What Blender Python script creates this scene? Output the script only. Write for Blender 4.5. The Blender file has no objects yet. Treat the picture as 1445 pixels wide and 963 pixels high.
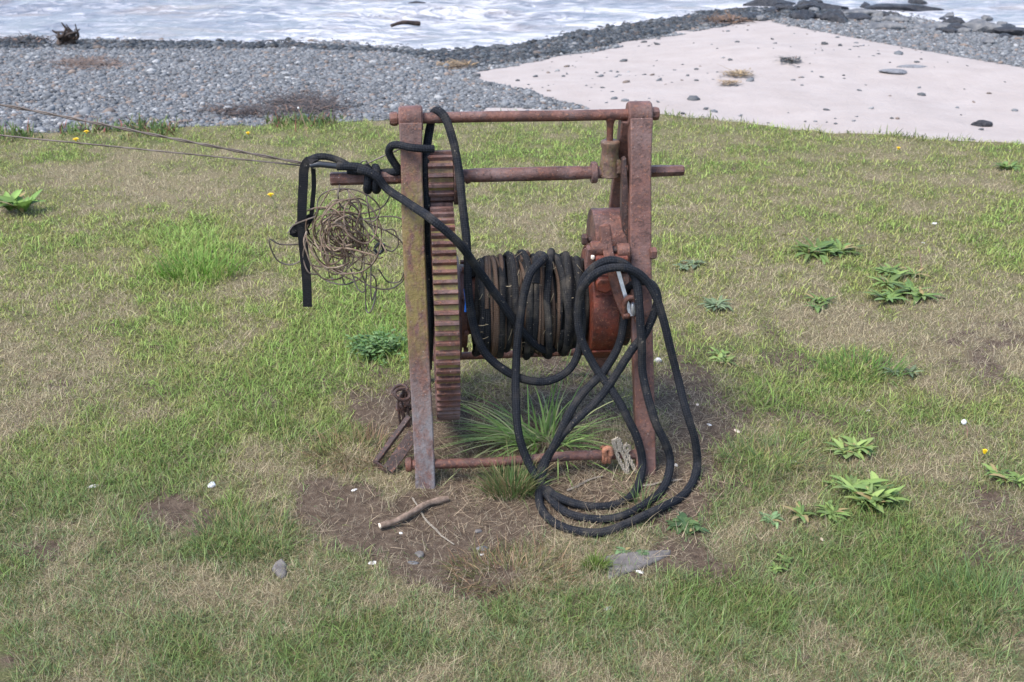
import bpy, math, random
import numpy as np
from mathutils import Vector, Matrix
R = math.radians
rng = np.random.default_rng(7); random.seed(7)
sc = bpy.context.scene
col = sc.collection

# ------------------------------------------------------------------ camera model (photo 1445 x 963)
FPX, PW, PH = 1600.0, 1445.0, 963.0
TH, CH = R(24.36), 1.76
cT, sT = math.cos(TH), math.sin(TH)
def proj(P):
    P = np.asarray(P, float); x, y, z = P[..., 0], P[..., 1], P[..., 2] - CH
    d = y * cT - z * sT; u = y * sT + z * cT
    return PW / 2 + FPX * x / d, PH / 2 - FPX * u / d
def ray(px, py):
    a = (px - PW / 2) / FPX; b = (PH / 2 - py) / FPX
    return np.array([a, cT + b * sT, -sT + b * cT])
def G(px, py, z=0.0):
    r = ray(px, py); t = (z - CH) / r[2]
    return np.array([r[0] * t, r[1] * t, z])
# winch frame: origin on the ground below its centre, u along the shaft, v to the back
OX, OY, PSI = 0.0485, 3.2295, 0.0875
cu, su = math.cos(PSI), math.sin(PSI)
def L(u, v, z): return np.array([OX + u * cu - v * su, OY + u * su + v * cu, z])
def Vp(px, py, v):
    r = ray(px, py); n = np.array([-su, cu, 0]); o = np.array([OX, OY, 0]) + n * v
    t = (o - np.array([0, 0, CH])).dot(n) / r.dot(n)
    return np.array([0, 0, CH]) + r * t
def Ul(px, py, v):
    p = Vp(px, py, v) - np.array([OX, OY, 0]); return p[0] * cu + p[1] * su
def Zl(px, py, v): return Vp(px, py, v)[2]

# ------------------------------------------------------------------ noise
def vnoise(x, y, seed=0):
    x = np.asarray(x, float); y = np.asarray(y, float)
    xi = np.floor(x).astype(np.int64); yi = np.floor(y).astype(np.int64); fx = x - xi; fy = y - yi
    fx = fx * fx * (3 - 2 * fx); fy = fy * fy * (3 - 2 * fy)
    def h(a, b):
        n = (a * 374761393 + b * 668265263 + seed * 974711) & 0xffffffff
        n = ((n ^ (n >> 13)) * 1274126177) & 0xffffffff
        return ((n ^ (n >> 16)) & 0xffff) / 65535.0
    return (h(xi, yi) * (1 - fx) + h(xi + 1, yi) * fx) * (1 - fy) + (h(xi, yi + 1) * (1 - fx) + h(xi + 1, yi + 1) * fx) * fy
def fbm(x, y, seed=0, o=4):
    s = 0; a = .5; t = 0
    for k in range(o):
        s = s + a * vnoise(x, y, seed + k * 17); t += a; a *= .5; x = x * 2.03; y = y * 2.03
    return s / t
def sstep(a, b, x):
    t = np.clip((x - a) / (b - a), 0, 1); return t * t * (3 - 2 * t)

# ------------------------------------------------------------------ mesh helpers
def link(o): col.objects.link(o); return o
def raw_mesh(name, verts, faces, mats, smooth=True, sharp=None, uvs=None, matidx=None, colors=None, floats=None):
    me = bpy.data.meshes.new(name)
    V = np.asarray(verts, np.float32)
    if isinstance(faces, np.ndarray):
        n, k = faces.shape
        me.vertices.add(len(V)); me.vertices.foreach_set('co', V.ravel())
        me.loops.add(n * k); me.loops.foreach_set('vertex_index', faces.astype(np.int32).ravel())
        me.polygons.add(n); me.polygons.foreach_set('loop_start', np.arange(0, n * k, k, dtype=np.int32))
        me.update(calc_edges=True)
    else:
        me.from_pydata([tuple(map(float, v)) for v in V], [], faces)
    for m in (mats if isinstance(mats, (list, tuple)) else [mats]): me.materials.append(m)
    if matidx is not None: me.polygons.foreach_set('material_index', np.asarray(matidx, np.int32))
    me.polygons.foreach_set('use_smooth', np.full(len(me.polygons), bool(smooth)))
    if sharp: me.set_sharp_from_angle(angle=R(sharp))
    if uvs is not None:
        uvl = me.uv_layers.new(name='UVMap'); lv = np.empty(len(me.loops), np.int32); me.loops.foreach_get('vertex_index', lv)
        uvl.data.foreach_set('uv', np.asarray(uvs, np.float32)[lv].ravel())
    for k, c in (colors or {}).items():
        a = me.color_attributes.new(k, 'FLOAT_COLOR', 'POINT'); c = np.asarray(c, np.float32)
        if c.shape[1] == 3: c = np.concatenate([c, np.ones((len(c), 1), np.float32)], 1)
        a.data.foreach_set('color', c.ravel())
    for k, c in (floats or {}).items():
        a = me.attributes.new(k, 'FLOAT', 'POINT'); a.data.foreach_set('value', np.asarray(c, np.float32))
    me.update(); return me

class MB:
    def __init__(s): s.v = []; s.f = []; s.m = []; s.uv = []
    def add(s, v, f, m=0, uv=None):
        b = len(s.v); s.v += [tuple(map(float, p)) for p in v]; s.f += [tuple(i + b for i in q) for q in f]
        s.m += [m] * len(f); s.uv += [tuple(q) for q in uv] if uv is not None else [(0, 0)] * len(v)
    def hexa(s, c8, m=0):   # bottom loop 4, top loop 4
        s.add(c8, [(3, 2, 1, 0), (4, 5, 6, 7), (0, 1, 5, 4), (1, 2, 6, 5), (2, 3, 7, 6), (3, 0, 4, 7)], m)
    def beam(s, p0, p1, w, d, side, w1=None, d1=None, m=0):
        p0 = Vector(p0); p1 = Vector(p1); ax = (p1 - p0).normalized(); sx = Vector(side); sx = (sx - ax * sx.dot(ax)).normalized(); sy = ax.cross(sx)
        w1 = w if w1 is None else w1; d1 = d if d1 is None else d1
        q = lambda p, a, b: [p + sx * i * a / 2 + sy * j * b / 2 for i, j in ((-1, -1), (1, -1), (1, 1), (-1, 1))]
        s.hexa(q(p0, w, d) + q(p1, w1, d1), m)
    def lathe(s, p0, ax, prof, n=24, m=0, rot=0, cap=True):  # prof [(t, r)] along ax
        p0 = Vector(p0); ax = Vector(ax).normalized()
        h = Vector((0, 0, 1)) if abs(ax.z) < .9 else Vector((1, 0, 0)); e1 = (h - ax * h.dot(ax)).normalized(); e2 = ax.cross(e1)
        v = []; f = []
        for t, r in prof:
            for i in range(n):
                a = 2 * math.pi * i / n + rot; v.append(p0 + ax * t + (e1 * math.cos(a) + e2 * math.sin(a)) * r)
        for k in range(len(prof) - 1):
            for i in range(n):
                j = (i + 1) % n; f.append((k * n + i, k * n + j, (k + 1) * n + j, (k + 1) * n + i))
        if cap: f.append(tuple(range(n - 1, -1, -1))); f.append(tuple((len(prof) - 1) * n + i for i in range(n)))
        s.add(v, f, m)
    def cyl(s, p0, p1, r, n=20, m=0, ch=.0015, rot=0):
        p0 = Vector(p0); p1 = Vector(p1); l = (p1 - p0).length
        s.lathe(p0, p1 - p0, [(0, r - ch), (ch, r), (l - ch, r), (l, r - ch)], n, m, rot)
    def prism(s, poly, off0, off1, m=0):   # poly 3d points loop, offsets vectors
        n = len(poly); a = [Vector(p) + Vector(off0) for p in poly]; b = [Vector(p) + Vector(off1) for p in poly]
        s.add(a + b, [tuple(range(n - 1, -1, -1)), tuple(range(n, 2 * n))] + [(i, (i + 1) % n, n + (i + 1) % n, n + i) for i in range(n)], m)
    def tube(s, pts, r, n=8, m=0):
        v, f, uv = tube_arr(pts, r, n); s.add(v, f, m, uv)
    def ribbon(s, pts, w, th, side, m=0):
        P = [Vector(p) for p in pts]; N = len(P); v = []; uv = []
        l = 0
        for i in range(N):
            t = (P[min(i + 1, N - 1)] - P[max(i - 1, 0)]).normalized(); sd = Vector(side[i] if isinstance(side, list) else side)
            sd = (sd - t * sd.dot(t)).normalized(); nn = t.cross(sd)
            if i: l += (P[i] - P[i - 1]).length
            for a, b in ((-1, -1), (1, -1), (1, 1), (-1, 1)): v.append(P[i] + sd * a * w / 2 + nn * b * th / 2); uv.append((l, a * w / 2))
        f = [(i * 4 + k, i * 4 + (k + 1) % 4, (i + 1) * 4 + (k + 1) % 4, (i + 1) * 4 + k) for i in range(N - 1) for k in range(4)]
        f += [(3, 2, 1, 0), tuple((N - 1) * 4 + k for k in range(4))]; s.add(v, f, m, uv)
    def build(s, name, mats, parent=None, sharp=40, bevel=0, fix=True):
        loc = Vector(parent.location) if parent else Vector((0, 0, 0))
        if parent and parent.parent: loc = loc + Vector(parent.parent.location)
        V = np.array(s.v) - np.array(loc)
        me = raw_mesh(name, V, s.f, mats, True, None, s.uv, s.m)
        if fix:
            import bmesh
            bm = bmesh.new(); bm.from_mesh(me); bmesh.ops.recalc_face_normals(bm, faces=bm.faces); bm.to_mesh(me); bm.free()
        if sharp: me.set_sharp_from_angle(angle=R(sharp))
        o = link(bpy.data.objects.new(name, me)); o.parent = parent
        if bevel:
            b = o.modifiers.new('bevel', 'BEVEL'); b.width = bevel; b.segments = 2; b.limit_method = 'ANGLE'; b.angle_limit = R(45)
        return o
def tube_arr(pts, r, n=8):
    P = np.asarray(pts, float); N = len(P); rr = np.full(N, r) if np.isscalar(r) else np.asarray(r)
    T = np.gradient(P, axis=0); T /= np.linalg.norm(T, axis=1)[:, None] + 1e-12
    h = np.array([0, 0, 1.]) if abs(T[0][2]) < .9 else np.array([1., 0, 0]); e = h - T[0] * h.dot(T[0]); e /= np.linalg.norm(e)
    v = []; uv = []; l = 0; ang = np.arange(n) * 2 * np.pi / n
    for i in range(N):
        e = e - T[i] * e.dot(T[i]); e /= np.linalg.norm(e) + 1e-12; b = np.cross(T[i], e)
        if i: l += np.linalg.norm(P[i] - P[i - 1])
        v.append(P[i] + (np.cos(ang)[:, None] * e + np.sin(ang)[:, None] * b) * rr[i]); uv += [(l, j / n) for j in range(n)]
    f = [(i * n + k, i * n + (k + 1) % n, (i + 1) * n + (k + 1) % n, (i + 1) * n + k) for i in range(N - 1) for k in range(n)]
    f += [tuple(range(n - 1, -1, -1)), tuple((N - 1) * n + k for k in range(n))]
    return np.concatenate(v), f, uv
def spline(pts, step=.012):
    P = np.asarray(pts, float); P = np.concatenate([[2 * P[0] - P[1]], P, [2 * P[-1] - P[-2]]]); out = []
    for i in range(1, len(P) - 2):
        p0, p1, p2, p3 = P[i - 1:i + 3]
        t0 = 0; t1 = t0 + max(np.linalg.norm(p1 - p0), 1e-6) ** .5; t2 = t1 + max(np.linalg.norm(p2 - p1), 1e-6) ** .5; t3 = t2 + max(np.linalg.norm(p3 - p2), 1e-6) ** .5
        n = max(2, int(np.linalg.norm(p2 - p1) / step)); t = np.linspace(t1, t2, n, endpoint=False)[:, None]
        A1 = (t1 - t) / (t1 - t0) * p0 + (t - t0) / (t1 - t0) * p1; A2 = (t2 - t) / (t2 - t1) * p1 + (t - t1) / (t2 - t1) * p2; A3 = (t3 - t) / (t3 - t2) * p2 + (t - t2) / (t3 - t2) * p3
        B1 = (t2 - t) / (t2 - t0) * A1 + (t - t0) / (t2 - t0) * A2; B2 = (t3 - t) / (t3 - t1) * A2 + (t - t1) / (t3 - t1) * A3
        out.append((t2 - t) / (t2 - t1) * B1 + (t - t1) / (t2 - t1) * B2)
    out.append(P[-2][None]); return np.concatenate(out)
def tag(o, label, cat, group=None, kind=None):
    if kind: o['kind'] = kind
    if label: o['label'] = label
    if cat: o['category'] = cat
    if group: o['group'] = group
    return o
def empty(name, loc):
    o = link(bpy.data.objects.new(name, None)); o.location = loc; o.empty_display_size = .1; return o

# ------------------------------------------------------------------ materials
class NT:
    def __init__(s, name, rough=.8, spec=.3, metal=0):
        s.mat = bpy.data.materials.new(name); s.mat.use_nodes = True; s.t = s.mat.node_tree; s.n = s.t.nodes
        s.b = s.n['Principled BSDF']; s.b.inputs['Roughness'].default_value = rough; s.b.inputs['Specular IOR Level'].default_value = spec; s.b.inputs['Metallic'].default_value = metal
        s.tc = s.n.new('ShaderNodeTexCoord')
    def lk(s, a, b): s.t.links.new(a, b)
    def noise(s, scale, detail=6, rough=.6, co='Object', vec=None, stretch=None, dist=0):
        n = s.n.new('ShaderNodeTexNoise'); n.inputs['Scale'].default_value = scale; n.inputs['Detail'].default_value = detail; n.inputs['Roughness'].default_value = rough; n.inputs['Distortion'].default_value = dist
        v = vec or s.tc.outputs[co]
        if stretch:
            mp = s.n.new('ShaderNodeMapping'); mp.inputs['Scale'].default_value = stretch; s.lk(v, mp.inputs[0]); v = mp.outputs[0]
        s.lk(v, n.inputs['Vector']); return n.outputs[0]
    def ramp(s, fac, stops):
        n = s.n.new('ShaderNodeValToRGB'); cr = n.color_ramp
        while len(cr.elements) < len(stops): cr.elements.new(.5)
        for e, (p, c) in zip(cr.elements, stops): e.position = p; e.color = (*(c if hasattr(c, '__len__') else (c,) * 3), 1)
        s.lk(fac, n.inputs[0]); return n.outputs[0]
    def mix(s, fac, a, b, mode='MIX'):
        n = s.n.new('ShaderNodeMix'); n.data_type = 'RGBA'; n.blend_type = mode
        for sk, v in ((n.inputs['Factor'], fac), (n.inputs[6], a), (n.inputs[7], b)):
            if hasattr(v, 'is_output'): s.lk(v, sk)
            elif hasattr(v, '__len__'): sk.default_value = (*v, 1)
            else: sk.default_value = v
        return n.outputs[2]
    def math(s, op, a, b=0, clamp=False):
        n = s.n.new('ShaderNodeMath'); n.operation = op; n.use_clamp = clamp
        for i, v in enumerate((a, b)):
            if hasattr(v, 'is_output'): s.lk(v, n.inputs[i])
            else: n.inputs[i].default_value = v
        return n.outputs[0]
    def attr(s, name, out='Fac'):
        n = s.n.new('ShaderNodeAttribute'); n.attribute_name = name; return n.outputs[out]
    def bump(s, h, strength=.5, dist=.005):
        n = s.n.new('ShaderNodeBump'); n.inputs['Strength'].default_value = strength; n.inputs['Distance'].default_value = dist; s.lk(h, n.inputs['Height']); s.lk(n.outputs[0], s.b.inputs['Normal'])
    def col(s, c): 
        if hasattr(c, 'is_output'): s.lk(c, s.b.inputs['Base Color'])
        else: s.b.inputs['Base Color'].default_value = (*c, 1)
    def rough(s, c): s.lk(c, s.b.inputs['Roughness'])

def rust(name, base, dark, pale, lichen=None, bare=False, spec=.4, patch=(.40, .58)):
    t = NT(name, .62, spec)
    n1 = t.noise(22, 8, .65); n2 = t.noise(110, 6, .7); n3 = t.noise(7, 4, .6)
    c = t.mix(t.ramp(n1, [(.42, 0), (.57, 1)]), base, dark)
    c = t.mix(t.ramp(n3, [(.48, 0), (.7, .75)]), c, pale)
    c = t.mix(t.ramp(n2, [(.56, 0), (.66, .75)]), c, (.26, .105, .055))      # fresh rust specks
    c = t.mix(t.ramp(t.noise(48, 7, .75), [(.54, 0), (.62, .65)]), c, tuple(.42 * q for q in dark))
    c = t.mix(t.ramp(t.noise(160, 3, .6), [(.68, 0), (.72, .7)]), c, (.36, .30, .27))
    if lichen:
        z0, z1, cc = lichen
        sep = t.n.new('ShaderNodeSeparateXYZ'); t.lk(t.tc.outputs['Object'], sep.inputs[0])
        band = t.math('MULTIPLY', t.ramp(t.math('ADD', sep.outputs[2], 0), [(max(z0 - .15, 0), 0), (z0, 1), (z1, 1), (min(z1 + .12, 1), 0)]), t.ramp(t.noise(26, 6, .7, stretch=(1.6, 1.6, .55)), [(patch[0], 0), (patch[1], 1)]))
        c = t.mix(t.math('MULTIPLY', band, .68), c, cc)
    if bare:
        sep2 = t.n.new('ShaderNodeSeparateXYZ'); t.lk(t.tc.outputs['Object'], sep2.inputs[0])
        m = t.math('MULTIPLY', t.ramp(sep2.outputs[2], [(.0, 1), (.24, .8), (.40, 0)]), t.ramp(t.noise(30, 7, .7, stretch=(1, 1, .5)), [(.38, .95), (.60, .1)]))
        c = t.mix(m, c, (.15, .145, .15))
    t.col(c); t.rough(t.ramp(n1, [(.3, .40), (.7, .72)]))
    t.bump(t.math('ADD', n2, t.math('MULTIPLY', n1, 1.5)), .8, .004); return t.mat
M = {}
BASE, DARK, PALE = (.135, .054, .038), (.070, .032, .026), (.175, .118, .112)
M['rust'] = rust('rusted_iron_paint', BASE, DARK, PALE)
M['rust_left'] = rust('rusted_iron_lichen', (.125, .055, .040), (.085, .042, .035), (.15, .105, .09), (.45, .80, (.165, .135, .030)), True)
M['rust_right'] = rust('rusted_iron_brown', (.140, .064, .050), (.088, .042, .034), (.165, .105, .094))
M['rust_red'] = rust('rusted_red_brake', (.140, .028, .014), (.075, .021, .014), (.155, .044, .027))
M['rust_orange'] = rust('rusted_orange', (.135, .050, .031), (.08, .034, .025), (.16, .072, .053))
M['gear_root'] = rust('gear_root_lichen', (.15, .085, .035), (.095, .05, .03), (.14, .09, .06), (.42, .78, (.17, .15, .028)))
M['yoke'] = rust('rusted_yoke_lichen', (.14, .08, .052), (.09, .05, .038), (.16, .11, .085), (.72, .83, (.13, .12, .03)), patch=(.50, .60))
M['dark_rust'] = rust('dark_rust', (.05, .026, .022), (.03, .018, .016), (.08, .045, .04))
t = NT('worn_steel', .38, .5, .75); t.col(t.ramp(t.noise(60, 5), [(.35, (.42, .42, .45)), (.65, (.62, .62, .66))])); M['steel'] = t.mat

def rope_mat(name, c0, c1, fuzz, bs=1.0):
    t = NT(name, .92, .12)
    sep = t.n.new('ShaderNodeSeparateXYZ'); t.lk(t.tc.outputs['UV'], sep.inputs[0])
    a = t.math('MULTIPLY', sep.outputs[0], 2 * math.pi / .013); b = t.math('MULTIPLY', sep.outputs[1], 2 * math.pi * 5)
    w1 = t.math('SINE', t.math('ADD', a, b)); w2 = t.math('SINE', t.math('SUBTRACT', a, b))
    w = t.math('MULTIPLY', w1, w2)
    n = t.noise(260, 4, .7); n2 = t.noise(16, 5, .6)
    c = t.mix(t.math('ADD', t.math('MULTIPLY', t.ramp(n, [(.4, 0), (.66, 1)]), .6), t.math('MULTIPLY', w, .28), True), c0, c1)
    c = t.mix(t.ramp(n2, [(.50, 0), (.75, fuzz)]), c, (.10, .085, .068))
    c = t.mix(t.ramp(t.noise(120, 2, .5), [(.70, 0), (.73, fuzz)]), c, (.26, .22, .17))
    t.col(c); t.bump(t.math('ADD', t.math('MULTIPLY', w, .25), n), .7 * bs, .0022); return t.mat
M['rope_outer'] = rope_mat('dusty_black_rope', (.012, .012, .014), (.042, .042, .042), .75)
M['rope'] = rope_mat('black_braided_rope', (.008, .009, .012), (.034, .036, .042), .4)
M['rope_old'] = rope_mat('weathered_black_rope', (.016, .016, .016), (.048, .046, .043), .85)
M['rope_brown'] = rope_mat('brown_hemp_rope', (.085, .052, .036), (.17, .115, .082), .6)
M['rope_grey'] = rope_mat('frayed_grey_rope', (.20, .165, .125), (.46, .42, .36), .6)
M['rope_orange'] = rope_mat('orange_rope', (.27, .115, .07), (.38, .19, .125), .4)
M['webbing'] = rope_mat('black_webbing', (.011, .011, .013), (.022, .022, .025), .25, .5)
t = NT('tar_tape', .35, .5); t.col((.018, .02, .026)); M['tape'] = t.mat
t = NT('blue_twine', .6, .3); t.col((.01, .10, .42)); M['blue'] = t.mat
t = NT('rusty_wire', .6, .4); t.col(t.ramp(t.noise(40, 4), [(.35, (.085, .050, .034)), (.52, (.175, .12, .082)), (.66, (.27, .205, .15))])); M['wire'] = t.mat
t = NT('wire_strand', .55, .4); t.col(t.ramp(t.noise(25, 4), [(.35, (.08, .058, .046)), (.65, (.15, .12, .10))])); M['cable'] = t.mat
t = NT('straw', .8, .2); t.col(t.ramp(t.noise(30, 3), [(.35, (.20, .15, .09)), (.65, (.40, .33, .22))])); M['straw'] = t.mat

def leaf_mat(name, attr='Col', trans=.35):
    t = NT(name, .55, .28)
    c = t.attr(attr, 'Color'); t.col(c)
    tr = t.n.new('ShaderNodeBsdfTranslucent'); t.lk(c, tr.inputs[0]); mx = t.n.new('ShaderNodeMixShader'); mx.inputs[0].default_value = trans
    t.lk(t.b.outputs[0], mx.inputs[1]); t.lk(tr.outputs[0], mx.inputs[2]); t.lk(mx.outputs[0], t.n['Material Output'].inputs[0]); return t.mat
M['grass'] = leaf_mat('grass_blades'); M['leaf'] = leaf_mat('weed_leaves', trans=.25)
def plain(name, c0, c1, sc_=60, rough=.8, bump=.4, bd=.004, spec=.3):
    t = NT(name, rough, spec); n = t.noise(sc_, 6, .65); t.col(t.ramp(n, [(.35, c0), (.65, c1)])); t.bump(n, bump, bd); return t.mat
M['stone_grey'] = plain('grey_stone', (.10, .10, .105), (.20, .20, .21), 45)
M['slab'] = plain('slab_stone', (.085, .075, .070), (.155, .14, .13), 30)
M['stone_dark'] = plain('dark_wet_rock', (.012, .013, .017), (.045, .044, .048), 14, .55, .9, .05, .35)
M['stone_mid'] = plain('grey_shore_rock', (.07, .075, .085), (.20, .19, .18), 7, .7, .9, .06)
M['shell'] = plain('white_shell', (.42, .40, .37), (.62, .60, .57), 80, .5)
M['shell_tan'] = plain('tan_shell', (.50, .36, .26), (.72, .62, .52), 80, .5)
M['bark'] = plain('stick_bark', (.11, .075, .055), (.25, .18, .135), 60, .85, .7, .004)
M['pith'] = plain('cut_wood', (.50, .40, .30), (.68, .58, .46), 90)
M['driftwood'] = plain('wet_driftwood', (.018, .013, .011), (.07, .042, .028), 18, .6, .8, .02)
M['petal'] = plain('yellow_petals', (.72, .46, .01), (.85, .60, .02), 200, .6)
M['stem'] = plain('flower_stem', (.14, .17, .06), (.26, .25, .12), 60)
M['drystem'] = plain('dry_stalk', (.26, .15, .10), (.40, .27, .19), 60)
M['seedhead'] = plain('white_seed_head', (.58, .57, .54), (.74, .73, .71), 160, .9)
M['foil'] = plain('foil_scrap', (.30, .30, .32), (.75, .75, .78), 90, .3, .5, .004, .6)

# ------------------------------------------------------------------ terrain
edge_px = [(0, 194), (120, 190), (200, 184), (330, 179), (480, 174), (620, 166), (760, 161), (920, 163), (1000, 172), (1150, 186), (1300, 198), (1445, 206)]
shore_px = [(0, 60), (200, 62), (330, 62), (470, 64), (590, 72), (640, 76), (700, 68), (780, 56), (860, 42), (950, 26), (1040, 8), (1200, 12), (1330, 32), (1445, 47)]
ZS = -.75
ew = np.array([G(*p, -.01) for p in edge_px]); sw = np.array([G(*p, ZS) for p in shore_px])
ea, ed = ew[:, 0] / ew[:, 1], ew[:, 1]; sa, sd = sw[:, 0] / sw[:, 1], sw[:, 1]
def Dedge(a): return np.interp(a, ea, ed) + .10 * (fbm(a * 26, a * 0 + 3.1, 5, 3) - .5) * 2
def Dshore(a): return np.interp(a, sa, sd) + .5 * (fbm(a * 18, a * 0 + 9.1, 8, 3) - .5)
def zlawn(x, y):
    z = .030 * (fbm(x * 2.1, y * 2.1, 11, 4) - .5) + .012 * (fbm(x * 14, y * 14, 12, 2) - .5)
    z = z - .02 * np.exp(-(((x + .22) / .45) ** 2 + ((y - 2.72) / .25) ** 2)) + .018 * np.exp(-(((x) / .35) ** 2 + ((y - 3.35) / .3) ** 2))
    return z
def zbeach(a, D):
    De = Dedge(a); Ds = Dshore(a); t = (D - De) / (Ds - De); x = a * D
    z = -.13 * sstep(0, .5, D - De) + (ZS + .13) * np.maximum(t, 0) + .05 * (fbm(x * .7, D * .7, 31, 3) - .5) * np.minimum(1, np.maximum(D - De, 0))
    z = z + (.022 * (fbm(x * 3.2, D * 3.2, 33, 3) - .5) + .05 * (fbm(x * 1.1, D * .6, 34, 2) - .5)) * np.clip(D - De, 0, 1)
    z = z + .12 * np.exp(-((D - De - 4.2 - (0.30 - a) * 2) / 1.5) ** 2) * sstep(.10, .26, a)       # the sand's low crest on the right
    return z
def zground(x, y):
    a = x / y; De = Dedge(a); return np.where(y <= De, zlawn(x, y) * np.clip((De - y) / .4, 0, 1), zbeach(a, y))

# hand-mapped lawn character, given in picture coordinates of the level ground and turned to ground positions
def blobs(px, py, lst, warp=1.0):
    wx = (fbm(px / 45., py / 28., 71, 4) - .5) * 90 * warp; wy = (fbm(px / 45., py / 28., 72, 4) - .5) * 56 * warp
    s = np.zeros_like(px)
    for cx, cy, rx, ry, am in lst:
        d = ((px + wx - cx) / rx) ** 2 + ((py + wy - cy) / ry) ** 2; s = s + am * np.exp(-np.minimum(d, 30) ** 1.4)
    return s
BARE = [(585, 745, 165, 52, 1.1), (640, 805, 80, 34, 1), (250, 725, 66, 24, 1.0), (85, 775, 70, 26, .6), (600, 610, 85, 70, .9), (760, 590, 110, 90, .85), (850, 705, 130, 44, .8), (965, 640, 55, 110, .8), (960, 545, 70, 34, .5),
        (1395, 735, 85, 62, .85), (1380, 480, 110, 60, .5), (1030, 600, 70, 24, .6), (440, 690, 70, 36, .8), (540, 560, 55, 50, .7), (940, 790, 90, 22, .6), (1150, 600, 60, 18, .4), (1330, 400, 60, 22, .4), (120, 540, 100, 40, .3), (320, 640, 40, 14, .5), (1130, 520, 80, 18, .35), (1150, 930, 30, 14, .6), (700, 720, 120, 50, .6), (20, 930, 60, 22, .4), (330, 560, 50, 18, .35)]
GREEN = [(275, 360, 62, 40, .9), (505, 445, 110, 60, .75), (400, 520, 190, 75, .45), (560, 500, 60, 30, .4), (345, 600, 170, 60, .25), (700, 212, 160, 26, .25), (110, 217, 60, 12, .6), (350, 745, 70, 50, .55), (1090, 640, 100, 34, .45), (1210, 515, 70, 22, .5),
         (1260, 390, 90, 40, .4), (1250, 740, 110, 54, .5), (300, 900, 330, 60, .25), (850, 880, 200, 60, .35), (1290, 860, 180, 70, .5), (480, 800, 90, 34, .35), (130, 640, 120, 50, .3), (1010, 235, 140, 20, .22), (1390, 570, 80, 40, .35), (40, 330, 60, 30, .3), (200, 430, 110, 40, .25), (1110, 560, 80, 24, .25), (980, 370, 50, 30, .25), (1000, 880, 90, 50, .3)]
DRY = [(210, 255, 240, 44, .40), (1180, 240, 260, 40, .22), (1160, 450, 120, 50, .4), (90, 470, 110, 60, .35), (1400, 500, 100, 80, .55), (720, 300, 60, 60, .2), (60, 860, 130, 40, .3), (240, 820, 110, 40, .4), (720, 805, 70, 40, .55), (1320, 640, 120, 40, .35), (330, 475, 60, 20, .25), (800, 260, 60, 30, .2), (1010, 300, 90, 30, .3), (1000, 780, 120, 30, .3)]
def lawn_maps(x, y):
    px, py = proj(np.stack([x, y, np.zeros_like(x)], -1))
    n = fbm(x * 6, y * 6, 41, 4); n2 = fbm(x * 20, y * 20, 42, 3); n3 = fbm(x * 1.7, y * 1.7, 43, 3)
    bare = np.clip(blobs(px, py, BARE, .8) * 1.1 + (n - .56) * 1.5 + (n2 - .5) * .9 - .05, 0, 1)
    g = .485 + .11 * sstep(560, 200, py) - .03 * sstep(480, 760, py) + blobs(px, py, GREEN, .7) - blobs(px, py, DRY, .7) + (n - .5) * 1.3 + (n3 - .5) * .6 + (n2 - .5) * 1.0
    cool = sstep(420, 820, py + (n - .5) * 200)          # the nearer turf is coloured bluer and darker
    return bare, np.clip(g, 0, 1), cool, px, py

A = np.concatenate([np.linspace(-1.6, -.56, 24, endpoint=False), np.linspace(-.56, .56, 330), np.linspace(.56, 1.6, 25)[1:]])
def grid(A, Dm, zf, name, mat, floats):
    na, nd = Dm.shape; X = A[:, None] * Dm; Y = Dm; Z = zf(X, Y); V = np.stack([X, Y, Z], -1).reshape(-1, 3)
    i = np.arange(na - 1)[:, None] * nd + np.arange(nd - 1)[None]; F = np.stack([i, i + nd, i + nd + 1, i + 1], -1).reshape(-1, 4)
    me = raw_mesh(name, V, F, mat, True, floats={k: f(X.ravel(), Y.ravel()) for k, f in floats.items()})
    o = link(bpy.data.objects.new(name, me)); o['kind'] = 'structure'; return o
# lawn soil
t = NT('lawn_soil', .95, .12)
n1 = t.noise(40, 8, .7); n2 = t.noise(190, 5, .75)
soil = t.ramp(n1, [(.3, (.062, .043, .031)), (.5, (.120, .086, .062)), (.72, (.190, .145, .106))])
thatch = t.ramp(n2, [(.35, (.10, .08, .05)), (.5, (.20, .165, .095)), (.68, (.31, .265, .165))])
turf = t.ramp(n2, [(.35, (.065, .075, .028)), (.65, (.14, .155, .058))])
c = t.mix(t.attr('green'), thatch, turf)
c = t.mix(t.ramp(t.math('ADD', t.attr('bare'), t.math('MULTIPLY', t.math('SUBTRACT', n2, .5), .5)), [(.25, 0), (.55, 1)]), c, soil)
t.col(c); t.bump(t.math('ADD', n1, n2), .9, .012); M['soil'] = t.mat
De = Dedge(A); tt = np.linspace(0, 1, 300)
Dl = (.7 * (De[:, None] / .7) ** tt[None])
grid(A, Dl, lambda X, Y: zlawn(X, Y) * np.clip((De[:, None] - Y) / .4, 0, 1), 'lawn_ground', M['soil'], {'bare': lambda x, y: lawn_maps(x, y)[0], 'green': lambda x, y: lawn_maps(x, y)[1]})

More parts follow.
